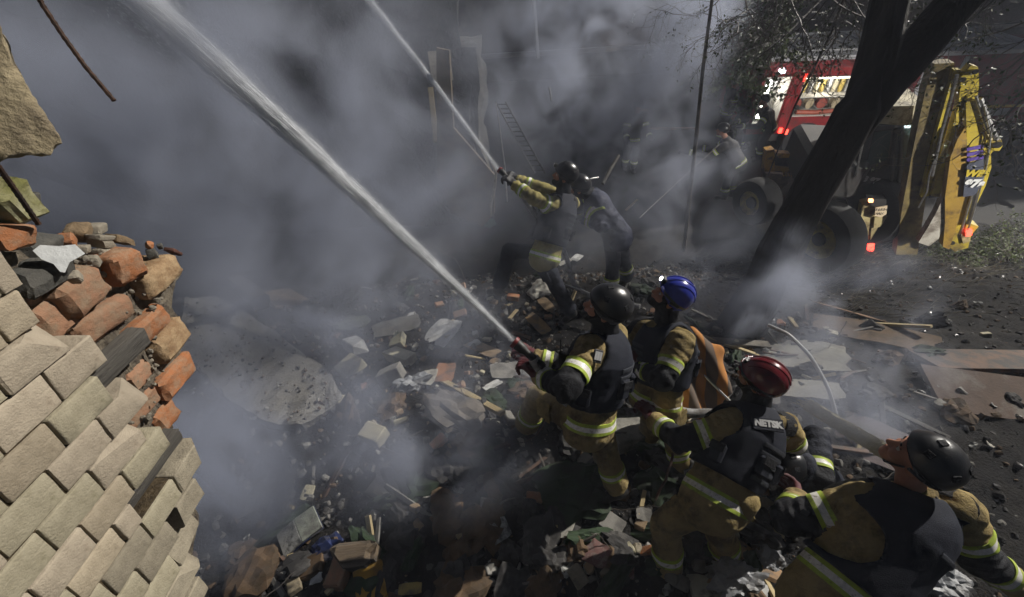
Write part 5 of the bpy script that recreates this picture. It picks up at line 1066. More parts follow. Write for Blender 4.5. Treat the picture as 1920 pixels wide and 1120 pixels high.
# second, thinner tree in the smoke
b2 = on(1285, 470); t2 = empty('tree', b2, 'slim dark tree trunk rising through smoke left of the truck', 'tree')
T2 = [np.array([b2[0], b2[1], b2[2] - .2])] + [Yat(*p, b2[1] + dy) for p, dy in (((1292, 380), 0), ((1305, 260), .05), ((1318, 130), .1), ((1335, 0), .15), ((1350, -80), .2))]
obj('trunk', *trunk_mesh(T2, [.045, .038, .032, .028, .025, .022], 9, amp=.08), M_twig, t2, True)
st3 = []
for _ in range(16): st3.append((P(1400 + r.uniform(-60, 60), -10 + r.uniform(-50, 30), 9 + r.uniform(-.6, .6)), (r.uniform(-.6, .6), r.uniform(-.4, .4), r.uniform(-1, .1)), r.uniform(.9, 1.8), r.uniform(.01, .02)))
W, Lf = twigs(st3, 12, 3, leaves=.75); W.obj('twigs', M_twig, t2, True)
Lf.v = [q.mean(0) + (q - q.mean(0)) * 2.4 for q in Lf.v]; Lf.obj('crown', M_leaf, t2)
b3 = G(1700, 55, 1); t3 = empty('bush', P(1895, 470, 7.6), 'ragged green undergrowth by the digger at the right edge', 'bush')
st4 = []
for _ in range(46): q = P(1890 + r.uniform(-60, 60), 430 + r.uniform(-60, 60), 7.7); q[2] = max(0.05, float(H(q[0], q[1]))); st4.append((q, (r.uniform(-.9, .3), r.uniform(-.5, .5), r.uniform(.4, 1)), r.uniform(.4, .9), r.uniform(.004, .008)))
W, Lf = twigs(st4, 22, 2, leaves=.5, droop=1.2); W.obj('stem', M_twig, t3, True); Lf.obj('leaves', M_leaf, t3)
# wire across the facade
v_, f_ = tube([P(1330, 52, 12), P(1620, 60, 12), P(1960, 40, 12)], .016, 5); top('overhead_wire', v_, f_, M_dark, 'thin black wire crossing in front of the pinkish block', 'wire')
badge(E_, (1437, 797), 'NETSK', .05, M_ltr, M_navy, .17, .075, nrm(R @ np.array([.12, -1, .1])))
badge(C_, (1118, 668), 'III', .06, M_ltr, cm_ if 0 else mat('badge_grey', (.07, .07, .08)), .055, .075, nrm(R @ np.array([.25, -1, .1])), 'sleeve_badge')
c_, n_ = P(1056, 676, float((C_['J']['shl'] - CAMPOS) @ R[:, 2]) + .10), nrm(R @ np.array([-.5, 0, -1])); rp_ = obj('radio', *box(c_, (.07, .15, .05), np.array([np.cross(UPV, n_), UPV, n_]).T, .008), M_blk, C_['root'], False)
obj('antenna', *tube([c_ + np.array([-.02, 0, .07]), c_ + np.array([-.022, 0, .19])], .004, 6), M_blk, rp_, True)
# ================================================================ water jets
def vol_mat(name, dens, col=(.93, .95, 1.0), an=0.0):
    m = bpy.data.materials.new(name); m.use_nodes = True; n = m.node_tree.nodes; n.clear(); o_ = n.new('ShaderNodeOutputMaterial'); p_ = n.new('ShaderNodeVolumePrincipled')
    p_.inputs['Color'].default_value = (*col, 1); p_.inputs['Density'].default_value = dens; p_.inputs['Density Attribute'].default_value = ''; p_.inputs['Anisotropy'].default_value = an; m.node_tree.links.new(p_.outputs[0], o_.inputs['Volume']); return m
M_drop = mat('water_drop', (.85, .87, .9), rough=.9, spec=.1)
def jet(path, rads, label, dens, seed, nd, spread, ns=150):
    pts = np.array(path, float); k = np.linspace(0, 1, len(pts)); t = np.linspace(0, 1, 46); Q = np.stack([np.interp(t, k, pts[:, i]) for i in range(3)], -1)
    for _ in range(3): Q[1:-1] = (Q[:-2] + 2 * Q[1:-1] + Q[2:]) / 4
    rr = np.interp(t, k, rads); root = empty('water_jet', pts[0], label, 'water jet')
    for i, (s, d) in enumerate(((.34, 3.0), (.58, 1.6), (.8, .8), (1.0, .36), (1.35, .12))):
        v, f = tube(Q, rr * s, 18); ax = np.repeat(Q, 18, 0); dd = v - ax
        v = ax + dd * (1 + (.22 * vnoise(v * 1.0, 5, seed + i, 3) + .14 * vnoise(v, 21, seed + i, 3)) * np.repeat(.5 + 1.1 * t, 18))[:, None] + nrm(pts[-1] - pts[0]) * 0
        obj('spray_sheath', v, f, vol_mat('spray_%d_%d' % (seed, i), dens * d), root)
    r = random.Random(seed); m = MB(); ax = nrm(pts[-1] - pts[0]); fr = frame_of(ax)
    sm = MB()                                                       # ropes of water twisting along the core
    for _ in range(ns):
        t0 = r.uniform(0, .97) ** 1.15; t1 = min(1, t0 + r.uniform(.05, .22)); tt = np.linspace(t0, t1, 14); c = np.stack([np.interp(tt, t, Q[:, i]) for i in range(3)], -1); R_ = np.interp(tt, t, rr)
        a = r.uniform(0, 6.28) + np.cumsum([r.gauss(0, .03) for _ in tt]); q = min(.8, abs(r.gauss(0, .31)) * (.8 + .9 * t0)) * (1 + .5 * (tt - t0)); q = q + np.cumsum([r.gauss(0, .008) for _ in tt])
        c = c + (fr[:, :1].T * np.cos(a)[:, None] + fr[:, 1:2].T * np.sin(a)[:, None]) * (R_ * q)[:, None]; w_ = r.uniform(.0009, .0026) * (.6 + tt) * np.sin(np.linspace(.15, 3.0, 14)) ; sm.add(*tube(c, w_, 5, caps=False))
    so_ = sm.obj('water_ropes', M_drop, root, True); so_['kind'] = 'stuff'
    for _ in range(nd):
        tt = r.random() ** .7; c = np.array([np.interp(tt, t, Q[:, i]) for i in range(3)]); R_ = np.interp(tt, t, rr); a = r.uniform(0, 6.28); q = abs(r.gauss(0, spread)) * (.8 + .7 * tt) + .15
        c = c + (fr[:, 0] * math.cos(a) + fr[:, 1] * math.sin(a)) * R_ * q; L = r.uniform(.01, .07) * (.4 + tt); w_ = r.uniform(.0006, .0016) * (.6 + tt)
        d = nrm(ax + np.array([r.gauss(0, .03), r.gauss(0, .03), r.gauss(0, .03)])); m.add(*tube([c - d * L / 2, c, c + d * L / 2], [w_ * .2, w_, w_ * .2], 4, caps=False))
    o = m.obj('droplets', M_drop, root, True); o['kind'] = 'stuff'; return root
def straight(a, b, sag=0.0, n=9): return [a + (b - a) * t + np.array([0, 0, sag * math.sin(math.pi * t)]) for t in np.linspace(0, 1, n)]
jet(straight(P(964, 640, 2.52), P(228, -35, 4.3), .05), [.028, .052, .07, .086, .10, .118, .138, .16, .185], 'thick white jet of water shooting up left from the nearer nozzle', 3.0, 3, 8000, .6, 2300)
jet(straight(P(934, 318, 4.75), P(680, -15, 6.5), .04), [.034, .036, .038, .041, .044, .047, .05, .054, .058], 'thin white jet of water from the far nozzle', 3.2, 4, 1500, .5, 420)
# nozzles and hose
def nozzle(a, b, label):
    a, b = np.array(a), np.array(b); d = nrm(b - a); root = empty('fire_nozzle', a, label, 'nozzle'); M = frame_of(d)
    obj('barrel', *lathe([(.02, -.22), (.024, -.2), (.022, -.08), (.03, -.06), (.034, -.02), (.03, .0), (.02, .0)], b, M, 18), M_dark, root, True)
    obj('bumper', *lathe([(.030, -.012), (.038, -.008), (.038, .012), (.030, .014)], b, M, 18), mat('nozzle_red', (.2, .02, .02), rough=.5), root, True)
    obj('grip', *tube([b - d * .12, b - d * .13 - UPV * .09], [.016, .014], 8), M_dark, root, True); return root
nozzle(P(1000, 672, 2.5), P(966, 643, 2.51), 'black nozzle with a red ring in the red gloves of the nearer hose man')
nozzle(P(965, 345, 4.68), P(938, 320, 4.74), 'black nozzle in the dark gloves of the far hose man')
def hose(pts, r, m, label, name='fire_hose', cat='hose', group=None):
    pts = np.array(pts, float); k = np.linspace(0, 1, len(pts)); t = np.linspace(0, 1, 60); Q = np.stack([np.interp(t, k, pts[:, i]) for i in range(3)], -1)
    for _ in range(10): Q[1:-1] = (Q[:-2] + 2 * Q[1:-1] + Q[2:]) / 4
    return top(name, *tube(Q, r, 10), m, label, cat, group, True)
M_hose = mat('canvas_hose', (.32, .32, .33), (.22, .22, .22), rough=.8, scale=30, bump=.4, dirt=(.1, .09, .08), dscale=8)
hose([P(1000, 672, 2.5), P(1030, 715, 2.55), P(1080, 775, 2.75), P(1180, 775, 3.1), P(1262, 768, 3.2), P(1300, 777, 3.2), P(1340, 772, 3.2), P(1420, 800, 3.25), P(1500, 850, 3.3)], .034, M_hose, 'grey canvas hose running back past the crew from the nearer nozzle')
hose([P(965, 345, 4.68), P(1000, 400, 4.9), P(1060, 470, 5.2), P(1075, 540, 5.3), P(1130, 565, 5.2), P(1200, 575, 5.0)], .03, M_hose, 'grey hose trailing from the far nozzle into the rubble')
hose([P(1440, 610, 3.9), P(1478, 626, 3.8), P(1520, 668, 3.7), P(1552, 725, 3.6), P(1566, 770, 3.55), P(1572, 803, 3.55)], .016, mat('grey_conduit', (.5, .5, .5), (.4, .4, .4), rough=.4), 'thin pale pipe arching up over the broken boards at the right', 'bent_pipe', 'pipe')
top('metal_rod', *tube([P(1292, 676, 3.35), P(1368, 752, 3.2)], .009, 8), M_steel, 'straight bright metal rod leaning against the orange blanket', 'rod', None, True)
# ================================================================ things in the rubble
def ground_frame(c, yaw, tilt=(0, 0)):
    e = .08; n = nrm((-(float(H(c[0] + e, c[1])) - float(H(c[0] - e, c[1]))) / (2 * e), -(float(H(c[0], c[1] + e)) - float(H(c[0], c[1] - e))) / (2 * e), 1)); M = frame_of(n, (0, 1, 0)); return M @ rotm(tilt[0], tilt[1], yaw)
def yaw_px(px, a):                  # turn so that the piece's long side points along this picture direction (degrees, anticlockwise)
    c = on(*px); q = on(px[0] + 30 * math.cos(math.radians(a)), px[1] - 30 * math.sin(math.radians(a))); d = q - c; M = ground_frame(c, 0); l = d @ M; return math.atan2(l[1], l[0])
def cm(name, col, k=.7, **kw): kw.setdefault('rough', .85); kw.setdefault('scale', 9); kw.setdefault('bump', .4); kw.setdefault('dirt', (.085, .08, .074)); kw.setdefault('damt', .45); kw.setdefault('dscale', 6); return mat(name, col, tuple(x * k for x in col), **kw)
C_paper = cm('dirty_paper', (.50, .48, .42), dirt=(.22, .2, .17), dscale=9); C_cream = cm('cream_block', (.46, .42, .30), dirt=(.2, .18, .13), dscale=7, damt=.3); C_white = cm('white_scrap', (.62, .62, .60), dirt=(.3, .29, .27), dscale=8)
C_card = cm('cardboard', (.28, .20, .12), dirt=(.12, .09, .06), dscale=6); C_grey = cm('grey_lump', (.22, .21, .19), dirt=(.09, .085, .08), dscale=6); C_char = cm('charred_lump', (.035, .033, .032)); C_wood = M_wood; C_brick = M_red[1]; C_green = cm('green_cloth', (.025, .045, .02), dirt=(.02, .02, .015))
C_brown = cm('brown_stuff', (.12, .075, .04), dirt=(.05, .035, .02)); C_yel = cm('yellow_panel', (.42, .24, .03), dirt=(.15, .09, .03), dscale=5); C_blue = cm('blue_plastic', (.02, .03, .09), rough=.4); C_mar = cm('maroon_print', (.20, .07, .06), dirt=(.3, .2, .17), dscale=30, damt=.7)
C_print = cm('printed_page', (.42, .42, .40), dirt=(.06, .06, .06), dscale=16, damt=.55); C_film = cm('plastic_film', (.30, .31, .33), rough=.5, spec=.5); C_teal = cm('teal_plastic', (.05, .16, .13), rough=.4, dirt=(.03, .07, .06))
def lay(name, px, me, yaw, tilt=(0, 0), dz=.02, label=None, cat=None, group=None):
    c = on(*px); M = ground_frame(c, yaw_px(px, yaw), tilt); return tag(place(name, me, M, c + M[:, 2] * dz), label, cat, group)
def sheet_mesh(name, L, W, m, seed, th=.004, amp=.02, torn=.12, n=7):     # a thin bent, torn-edged sheet with real thickness
    r = np.random.default_rng(seed); a = np.linspace(0, 2 * np.pi, 18, endpoint=False)
    P2 = []
    for t in a:
        c_, s_ = math.cos(t), math.sin(t); k = 1 / max(abs(c_), abs(s_)); P2.append([c_ * k * L / 2 * (1 - torn * r.random()), s_ * k * W / 2 * (1 - torn * r.random())])
    P2 = np.array(P2); rings = [P2 * s for s in (1, .72, .4)]; V = np.concatenate(rings + [np.zeros((1, 2))]); z = amp * vnoise(np.c_[V, np.zeros(len(V))], 2.2 / max(L, W) * 1.6, seed, 2)
    V3 = np.c_[V, z]; nn = len(V3); F = []
    for k in range(2):
        for i in range(18): j = (i + 1) % 18; F.append((k * 18 + i, k * 18 + j, (k + 1) * 18 + j, (k + 1) * 18 + i))
    for i in range(18): F.append((36 + i, 36 + (i + 1) % 18, 54))
    B = V3 - np.array([0, 0, th]); F2 = F + [tuple(q + nn for q in f[::-1]) for f in F] + [(i, i + nn, (i + 1) % 18 + nn, (i + 1) % 18) for i in range(18)]
    return mesh(name, np.concatenate([V3, B]), F2, m, False)
def block_mesh(name, s, m, seed, cuts=0, amp=.05, rd=.08, sub=3): return mesh(name, *rough_box(s, seed, sub=sub, amp=amp, cuts=cuts, round_=rd), m, False)
def crumple_mesh(name, s, m, seed, amp=.35, sub=3):
    film = m is C_film; sub = 4 if film else sub
    bm = bmesh.new(); bmesh.ops.create_icosphere(bm, subdivisions=sub, radius=.5)
    for v in bm.verts:
        q = v.co * 2.4 + Vector((seed, seed * 2.3, 0)); k = 1 + amp * (abs(mnoise.noise(q)) * 2 - .5) + amp * .6 * (abs(mnoise.noise(q * 2.7)) * 2 - .5); v.co = Vector((v.co.x * k * s[0], v.co.y * k * s[1], v.co.z * k * s[2]))
    if film:
        for v in bm.verts: v.co += v.normal * .03 * (abs(mnoise.noise(v.co * 11 + Vector((seed, 0, 0)))) * 2 - .6)
    me = bpy.data.meshes.new(name); bm.to_mesh(me); bm.free(); me.materials.append(m)
    return me
S = lambda *a, **k: sheet_mesh(*a, **k)
# ---- lower left
bk_c = on(566, 997); 
def open_book(px, yaw, w_, h_, label, seed, mats):
    c = on(*px); M = ground_frame(c, yaw_px(px, yaw), (.05, 0)); c = c + M[:, 2] * .05; root = empty('open_book', c, label, 'book')
    for q in (-1, 1):
        N = M @ rotm(0, q * .12, 0); cc = c + N @ np.array([q * w_ / 4, 0, 0]); obj('page_block', *box(cc, (w_ / 2 - .002, h_, .022), N, .003), mats[0 if q < 0 else 1], root)
        obj('cover', *box(cc - N[:, 2] * .016, (w_ / 2 + .006, h_ + .014, .005), N), C_blue, root)
open_book((566, 997), 33, .33, .20, 'open book with a printed picture page lying at the lower left', 1, (C_print, cm('grey_page', (.26, .28, .24))))
lay('plastic_bag', (612, 1032), crumple_mesh('plastic_bag', (.28, .2, .1), C_blue, 3), 10, label='dark blue plastic sack just under the open book', cat='bag')
lay('upholstered_chunk', (485, 1085), crumple_mesh('upholstered_chunk', (.42, .36, .22), C_brown, 5, .2), 40, dz=.08, label='brown rounded padding chunk at the bottom left beside the wall', cat='padding')
lay('wood_piece', (545, 1062), block_mesh('wood_piece', (.16, .05, .04), C_wood, 7), 85, label='short pale stick standing between the brown padding and the log', cat='wood')
lay('wood_piece', (553, 1098), block_mesh('wood_piece', (.12, .09, .05), cm('speckled_board', (.36, .3, .2), dirt=(.12, .1, .07), dscale=30)), 100, label='speckled chipboard scrap at the bottom below the pale stick', cat='wood') if 0 else lay('wood_piece', (553, 1098), block_mesh('wood_piece', (.13, .09, .05), cm('speckled_board', (.36, .3, .2), dirt=(.12, .1, .07), dscale=30), 8), 100, label='speckled chipboard scrap at the bottom below the pale stick', cat='wood')
lay('wood_piece', (590, 1065), block_mesh('wood_piece', (.2, .15, .08), C_brown, 9, 1), 20, label='dark brown wooden corner piece right of the pale stick', cat='wood')
lay('paper', (600, 1090), S('paper', .1, .06, C_white, 11), 30, dz=.05, label='small white paper lying on dark brown debris near the bottom', cat='paper')
lay('log', (672, 1052), block_mesh('log', (.36, .17, .14), cm('grey_log', (.2, .15, .1), stretch=(.15, 1, 1), scale=14, bump=.8), 13, 1, rd=.3), 6, dz=.08, label='short weathered log lying above the yellow panel', cat='log')
lay('brick_fragment', (643, 1080), block_mesh('brick_fragment', (.2, .13, .1), M_red[1], 15, 2), 70, dz=.05, label='dull red brick lump against the left end of the log', cat='brick')
lay('panel', (700, 1100), block_mesh('panel', (.24, .2, .05), C_yel, 17, rd=.05), 100, dz=.06, label='ochre yellow panel under the log at the bottom edge', cat='panel')
lay('paper', (772, 1106), S('paper', .16, .07, cm('yellow_label', (.33, .25, .08)), 19, torn=.04, amp=.01), 5, dz=.05, label='dull yellow label card at the bottom edge right of the yellow panel', cat='paper')
lay('wood_piece', (845, 1108), block_mesh('wood_piece', (.2, .03, .025), C_wood, 21), -25, label='thin broken stick at the bottom edge, middle of the picture', cat='wood')
lay('magazine', (932, 998), S('magazine', .19, .15, C_print, 23, th=.008, torn=.03, amp=.015), 30, dz=.06, label='grey printed magazine page lying in black rubble', cat='magazine')
lay('paper', (890, 984), S('paper', .05, .04, C_white, 25), 10, dz=.04, label='tiny white paper scrap just left of the magazine page', cat='paper')
# ---- middle field
slab_px = [(345, 560), (405, 555), (470, 592), (540, 640), (612, 692), (645, 745), (605, 772), (565, 800), (500, 792), (432, 752), (380, 695), (335, 655)]
g_ = [on(*q) + np.array([0, 0, .16]) for q in ((375, 570), (615, 745), (470, 775))]; sn = nrm(np.cross(g_[1] - g_[0], g_[2] - g_[0])); sn = sn if sn[2] > 0 else -sn; sc_ = sum(g_) / 3; v_, f_ = plate(slab_px, sc_, sn, .16)
bm = bmesh.new(); bv_ = [bm.verts.new(tuple(q - sc_)) for q in v_]
for q in f_: bm.faces.new([bv_[i] for i in q])
bmesh.ops.triangulate(bm, faces=bm.faces[:]); bmesh.ops.subdivide_edges(bm, edges=bm.edges[:], cuts=5, use_grid_fill=True)
for q in bm.verts: q.co += mnoise.noise_vector(q.co * 6) * .03 + mnoise.noise_vector(q.co * 22) * .012
me = bpy.data.meshes.new('concrete_slab'); bm.to_mesh(me); bm.free(); me.materials.append(cm('grey_concrete', (.21, .20, .18), .75, scale=7, bump=1.0, bscale=45, dirt=(.13, .125, .115), dscale=6)); tag(place('concrete_slab', me, np.eye(3), sc_), 'long fallen grey concrete slab lying left of the rubble field', 'slab')
lay('concrete_beam', (470, 560), block_mesh('concrete_beam', (1.1, .22, .2), cm('purple_grey', (.10, .09, .09)), 27, 1), -40, dz=.12, label='dark beam lying along the far edge of the fallen grey slab', cat='beam')
lay('panel', (528, 565), block_mesh('panel', (.75, .55, .05), C_card, 29, 1), -20, dz=.06, label='brown board lying beyond the fallen grey slab', cat='panel')
MID = [('plaster_sheet', (832, 628), 'sheet', (.36, .34), C_white, 40, 'large torn white sheet in the middle of the rubble field', 'sheet'), ('foam_block', (667, 657), 'block', (.26, .15, .1), C_white, -38, 'whitish block, upper of two beside the fallen slab', 'block'), ('foam_block', (662, 695), 'block', (.2, .2, .1), C_cream, -35, 'cream square block, lower of two beside the fallen slab', 'block'),
       ('foam_block', (752, 676), 'block', (.32, .13, .09), C_cream, -15, 'long cream block left of the torn white sheet', 'block'), ('foam_block', (750, 645), 'block', (.16, .13, .08), cm('olive_block', (.3, .28, .19)), 80, 'dull cream block standing just above the long cream block', 'block'), ('plaster_piece', (772, 598), 'sheet', (.14, .08), C_white, 80, 'narrow pale shard upper left of the torn white sheet', 'plaster'),
       ('plaster_piece', (686, 546), 'sheet', (.15, .13), C_paper, 40, 'bent pale shard below the water jet on the far rubble', 'plaster'), ('plaster_piece', (676, 557), 'sheet', (.14, .1), C_grey, 60, 'grey shard tucked under the bent pale shard', 'plaster'), ('stone', (706, 822), 'block', (.16, .12, .1), C_cream, -20, 'lone cream lump in front of the fallen slab', 'stone'), ('stone', (650, 760), 'block', (.09, .09, .08), C_cream, 20, 'small pale pebble at the right tip of the fallen slab', 'stone'),
       ('plaster_piece', (778, 528), 'sheet', (.1, .13), C_paper, 90, 'small pale flake on the far rubble above the torn white sheet', 'plaster'), ('foam_board', (745, 615), 'sheet', (.5, .2), C_grey, 10, 'grey board behind the dull cream block', 'board'), ('cloth', (660, 610), 'crumple', (.34, .18, .08), cm('striped_green', (.14, .16, .12)), 12, 'greenish crumpled cloth beyond the cream blocks', 'cloth'),
       ('paper', (890, 650), 'sheet', (.12, .09), C_white, 30, 'white scrap right of the torn white sheet', 'paper'), ('stone', (893, 630), 'block', (.05, .05, .05), C_white, 0, 'white pebble above the white scrap under the jet', 'stone'), ('carton', (740, 715), 'block', (.2, .15, .12), C_grey, 15, 'grey box lid in the rubble below the long cream block', 'box'), ('paper', (805, 715), 'sheet', (.22, .15), C_paper, 60, 'crumpled pale paper in the heap before the nozzle man', 'paper'),
       ('bag', (780, 725), 'crumple', (.3, .2, .12), C_film, 20, 'glossy clear plastic bag in the heap before the nozzle man', 'bag'), ('cardboard', (835, 705), 'sheet', (.26, .18), cm('orange_card', (.32, .16, .09)), 70, 'orange brown card in the heap before the nozzle man', 'cardboard'), ('panel', (905, 660), 'sheet', (.4, .16), C_card, -25, 'brown strip of board near the nozzle tip', 'panel'), ('paper', (925, 730), 'sheet', (.16, .1), C_white, 20, 'white folded paper left of the nozzle man knee', 'paper'),
       ('foam_board', (960, 700), 'sheet', (.4, .2), C_grey, 12, 'grey foam board right in front of the nozzle man', 'board'), ('cloth', (850, 780), 'crumple', (.5, .3, .14), cm('ash_cloth', (.16, .14, .12)), -30, 'ash coloured heap of cloth left of the nozzle man', 'cloth'), ('plaster_piece', (857, 775), 'sheet', (.1, .16), C_paper, 110, 'pale torn strip lying on the ash coloured cloth', 'plaster'), ('plank', (880, 745), 'plank', (.8, .05, .03), C_wood, -40, 'thin pale lath pointing at the nozzle man', 'plank'),
       ('carton', (755, 885), 'crumple', (.3, .2, .1), C_grey, 0, 'grey bundle veiled by smoke low in the middle', 'bundle'), ('cloth', (1075, 925), 'crumple', (.62, .5, .2), C_green, 10, 'dark green crumpled cloth at the foot of the nozzle man', 'cloth'), ('foam_block', (1190, 820), 'block', (.42, .26, .14), cm('grey_foam', (.30, .29, .25), bump=.9), 14, 'grey crumbling foam slab between two firefighters', 'foam'), ('cardboard', (1050, 1000), 'sheet', (.25, .15), C_paper, -10, 'torn pale carton at the foot of the dark green cloth', 'cardboard'),
       ('card', (1204, 968), 'sheet', (.1, .12), C_grey, 85, 'small grey card with a hole near the stooping man', 'card'), ('book', (1148, 985), 'block', (.14, .16, .03), C_grey, 60, 'grey closed book in the black rubble at the bottom', 'book'), ('cloth', (1118, 1042), 'sheet', (.2, .17), cm('red_rag', (.17, .09, .08), dirt=(.25, .2, .18), dscale=20), -40, 'torn reddish rag beside the red patterned book', 'rag'), ('book', (1160, 1056), 'block', (.17, .2, .04), C_mar, 86, 'red patterned book lying flat near the bottom middle', 'book'),
       ('card', (1098, 945), 'sheet', (.1, .14), cm('pinkish_card', (.2, .15, .13)), 100, 'pinkish card on the edge of the dark green cloth', 'card'), ('plaster_piece', (1045, 955), 'sheet', (.1, .07), C_paper, -20, 'pale crumpled scrap left of the pinkish card', 'paper'), ('wood_piece', (1203, 945), 'plank', (.2, .03, .03), C_wood, 80, 'short upright pale splinter near the stooping man knee', 'wood'), ('card', (1040, 1040), 'sheet', (.1, .1), C_grey, 70, 'grey round scrap in the black rubble at the bottom', 'scrap'),
       ('cardboard', (1406, 1046), 'block', (.36, .15, .02), cm('tan_board', (.38, .24, .13)), -40, 'flat tan fibreboard panel between the two near firefighters', 'panel'), ('plastic_bag', (1375, 1090), 'crumple', (.34, .24, .14), C_film, 10, 'shiny crumpled clear plastic below the tan fibreboard', 'plastic'), ('foam_block', (1322, 1105), 'block', (.2, .14, .05), cm('pale_green_board', (.5, .5, .42)), 0, 'pale greenish board at the bottom edge by the boot', 'board'), ('cloth', (1440, 1050), 'crumple', (.2, .16, .1), C_film, 40, 'silvery crumpled wrap right of the tan fibreboard', 'wrap'),
       ('paper', (1405, 1108), 'sheet', (.2, .12), C_white, -20, 'white torn sheet at the bottom edge near the big firefighter', 'paper'), ('plastic_bag', (1760, 1090), 'crumple', (.3, .24, .12), C_film, 0, 'grey plastic heap under the big firefighter arm', 'plastic'), ('paper', (1082, 487), 'sheet', (.26, .2), C_white, 40, 'folded white sheet beside the far nozzle man', 'paper'), ('paper', (1060, 495), 'sheet', (.3, .16), C_paper, 20, 'pale crumpled sheet beside the far nozzle man leg', 'paper'),
       ('paper', (1015, 545), 'crumple', (.42, .3, .14), C_paper, 30, 'big bundle of pale crumpled paper behind the near jet', 'paper'), ('paper', (1025, 575), 'sheet', (.3, .14), C_card, -50, 'tan paper sliding off the pale bundle', 'paper'), ('panel', (1010, 612), 'sheet', (.4, .16), cm('ochre_board', (.26, .17, .08)), -35, 'ochre board between the nozzle and the far crew', 'board'), ('tarp', (905, 410), 'sheet', (.75, .3), C_teal, -45, 'teal plastic sheet stuck in the rubble by the torn partition', 'tarp'),
       ('cloth', (790, 288), 'crumple', (.5, .3, .5), C_blue, 60, 'dark blue rag hanging in smoke below the upright timber', 'rag'), ('sheet_metal', (1490, 670), 'sheet', (.95, .7), cm('drab_sheet', (.26, .25, .21), dirt=(.14, .13, .11), dscale=3, rough=.6), -8, 'large drab metal sheet behind the red helmeted man', 'sheet'), ('sheet_metal', (1500, 735), 'sheet', (.7, .3), cm('drab_sheet', (.2, .2, .18)), -10, 'smaller drab sheet under the large metal sheet', 'sheet'), ('panel', (1595, 592), 'sheet', (.9, .34), cm('rust_panel', (.24, .14, .08), dirt=(.09, .06, .04)), -12, 'rust brown panel by the foot of the big tree', 'panel'),
       ('panel', (1630, 628), 'sheet', (1.2, .5), C_brown, -14, 'brown panel in front of the rust brown one', 'panel'), ('plank', (1640, 610), 'plank', (1.0, .07, .03), C_wood, -14, 'pale edge lath lying on the brown panels at right', 'plank'), ('door_leaf', (1850, 680), 'block', (1.25, .42, .045), M_woodd, -2, 'big reddish brown door leaf lying at the right edge', 'door'), ('panel', (1880, 748), 'block', (1.2, .5, .05), cm('stained_panel', (.11, .07, .05), dirt=(.17, .15, .13), dscale=2.5, damt=.4), -8, 'stained brown panel below the fallen door leaf', 'panel'),
       ('paper', (1815, 690), 'sheet', (.12, .09), C_cream, 20, 'small cream flake lying on the fallen door leaf', 'paper'), ('panel', (1650, 840), 'sheet', (.8, .5), cm('mauve_panel', (.14, .11, .11)), -30, 'dull mauve panel behind the big firefighter face', 'panel'), ('board', (1320, 640), 'plank', (1.4, .12, .03), cm('wet_board', (.2, .18, .15)), -12, 'wet grey board behind the blue helmeted man', 'board'), ('board', (1380, 655), 'plank', (.9, .06, .03), C_wood, -14, 'narrow pale lath behind the blue helmeted man', 'plank'),
       ('plank', (1185, 385), 'plank', (.75, .05, .03), C_wood, 48, 'pair of pale laths poking up behind the stooping helper', 'plank'), ('plank', (1145, 320), 'plank', (.9, .06, .04), C_grey, 60, 'grey stick upright in smoke behind the far crew', 'plank'), ('plank', (1240, 243), 'plank', (2.2, .12, .05), cm('orange_wood', (.30, .14, .06)), -6, 'orange brown plank on the far heap in smoke', 'plank'), ('cloth', (1203, 210), 'sheet', (.5, .35), cm('orange_cloth', (.5, .26, .06)), 20, 'orange scrap on the far heap in smoke', 'cloth')]
def build_piece(i, name, px, kind, s, m, yaw, label, cat, group=None):
    if kind == 'sheet': return lay(name, px, S(name, s[0], s[1], m, 100 + i, amp=.05 * min(s)), yaw, (random.uniform(-.25, .25), random.uniform(-.2, .2)), .05, label, cat, group)
    if kind == 'crumple': return lay(name, px, crumple_mesh(name, s, m, 200 + i), yaw, dz=s[2] * .25, label=label, cat=cat, group=group)
    return lay(name, px, block_mesh(name, s, m, 300 + i, 1 if kind == 'block' and max(s) < .5 else 0, rd=.05), yaw, (random.uniform(-.15, .15), random.uniform(-.15, .15)), s[2] * .5, label, cat, group)
for i, (name, px, kind, s, m, yaw, label, cat) in enumerate(MID):
    if px[1] < 900 and px[0] < 1000: s = tuple(q * 1.3 for q in s)
    build_piece(i, name, px, kind, s, m, yaw, label, cat)
# splintered beam at right
def splinter_beam(a, b, da, db, w_, label):
    A, B_ = P(*a, da), P(*b, db); ax = nrm(B_ - A); L = np.linalg.norm(B_ - A); root = empty('wooden_beam', (A + B_) / 2, label, 'beam'); toc = nrm(CAMPOS - A); y = nrm(np.cross(toc, ax)); z = np.cross(ax, y); M = np.array([ax, y, z]).T
    v_, f_ = rough_box((L, w_, w_ * .8), 5, sub=6, amp=.05, round_=.1); M_split = mat('split_wood', (.62, .56, .36), (.44, .38, .22), rough=.85, scale=10, bump=.9, bscale=60, stretch=(1, 1, .2)); obj('beam_core', v_ @ M.T + (A + B_) / 2, f_, M_split, root); r = random.Random(3); m = MB()
    for _ in range(150):
        t = r.uniform(-.5, .55); l = r.uniform(.04, .2); c = (A + B_) / 2 + M @ np.array([t * L, r.uniform(-.5, .55) * w_, w_ * (.4 + .1 * r.random())]); d = nrm(ax + y * r.gauss(0, .16) + z * abs(r.gauss(0, .1))); m.add(*tube([c - d * l / 2, c + d * l / 2], [r.uniform(.003, .006), .001], 4))
    m.obj('splinters', M_split, root)
splinter_beam((1515, 760), (1668, 852), 3.45, 2.9, .10, 'splintered pale wooden beam pointing at the big firefighter face')
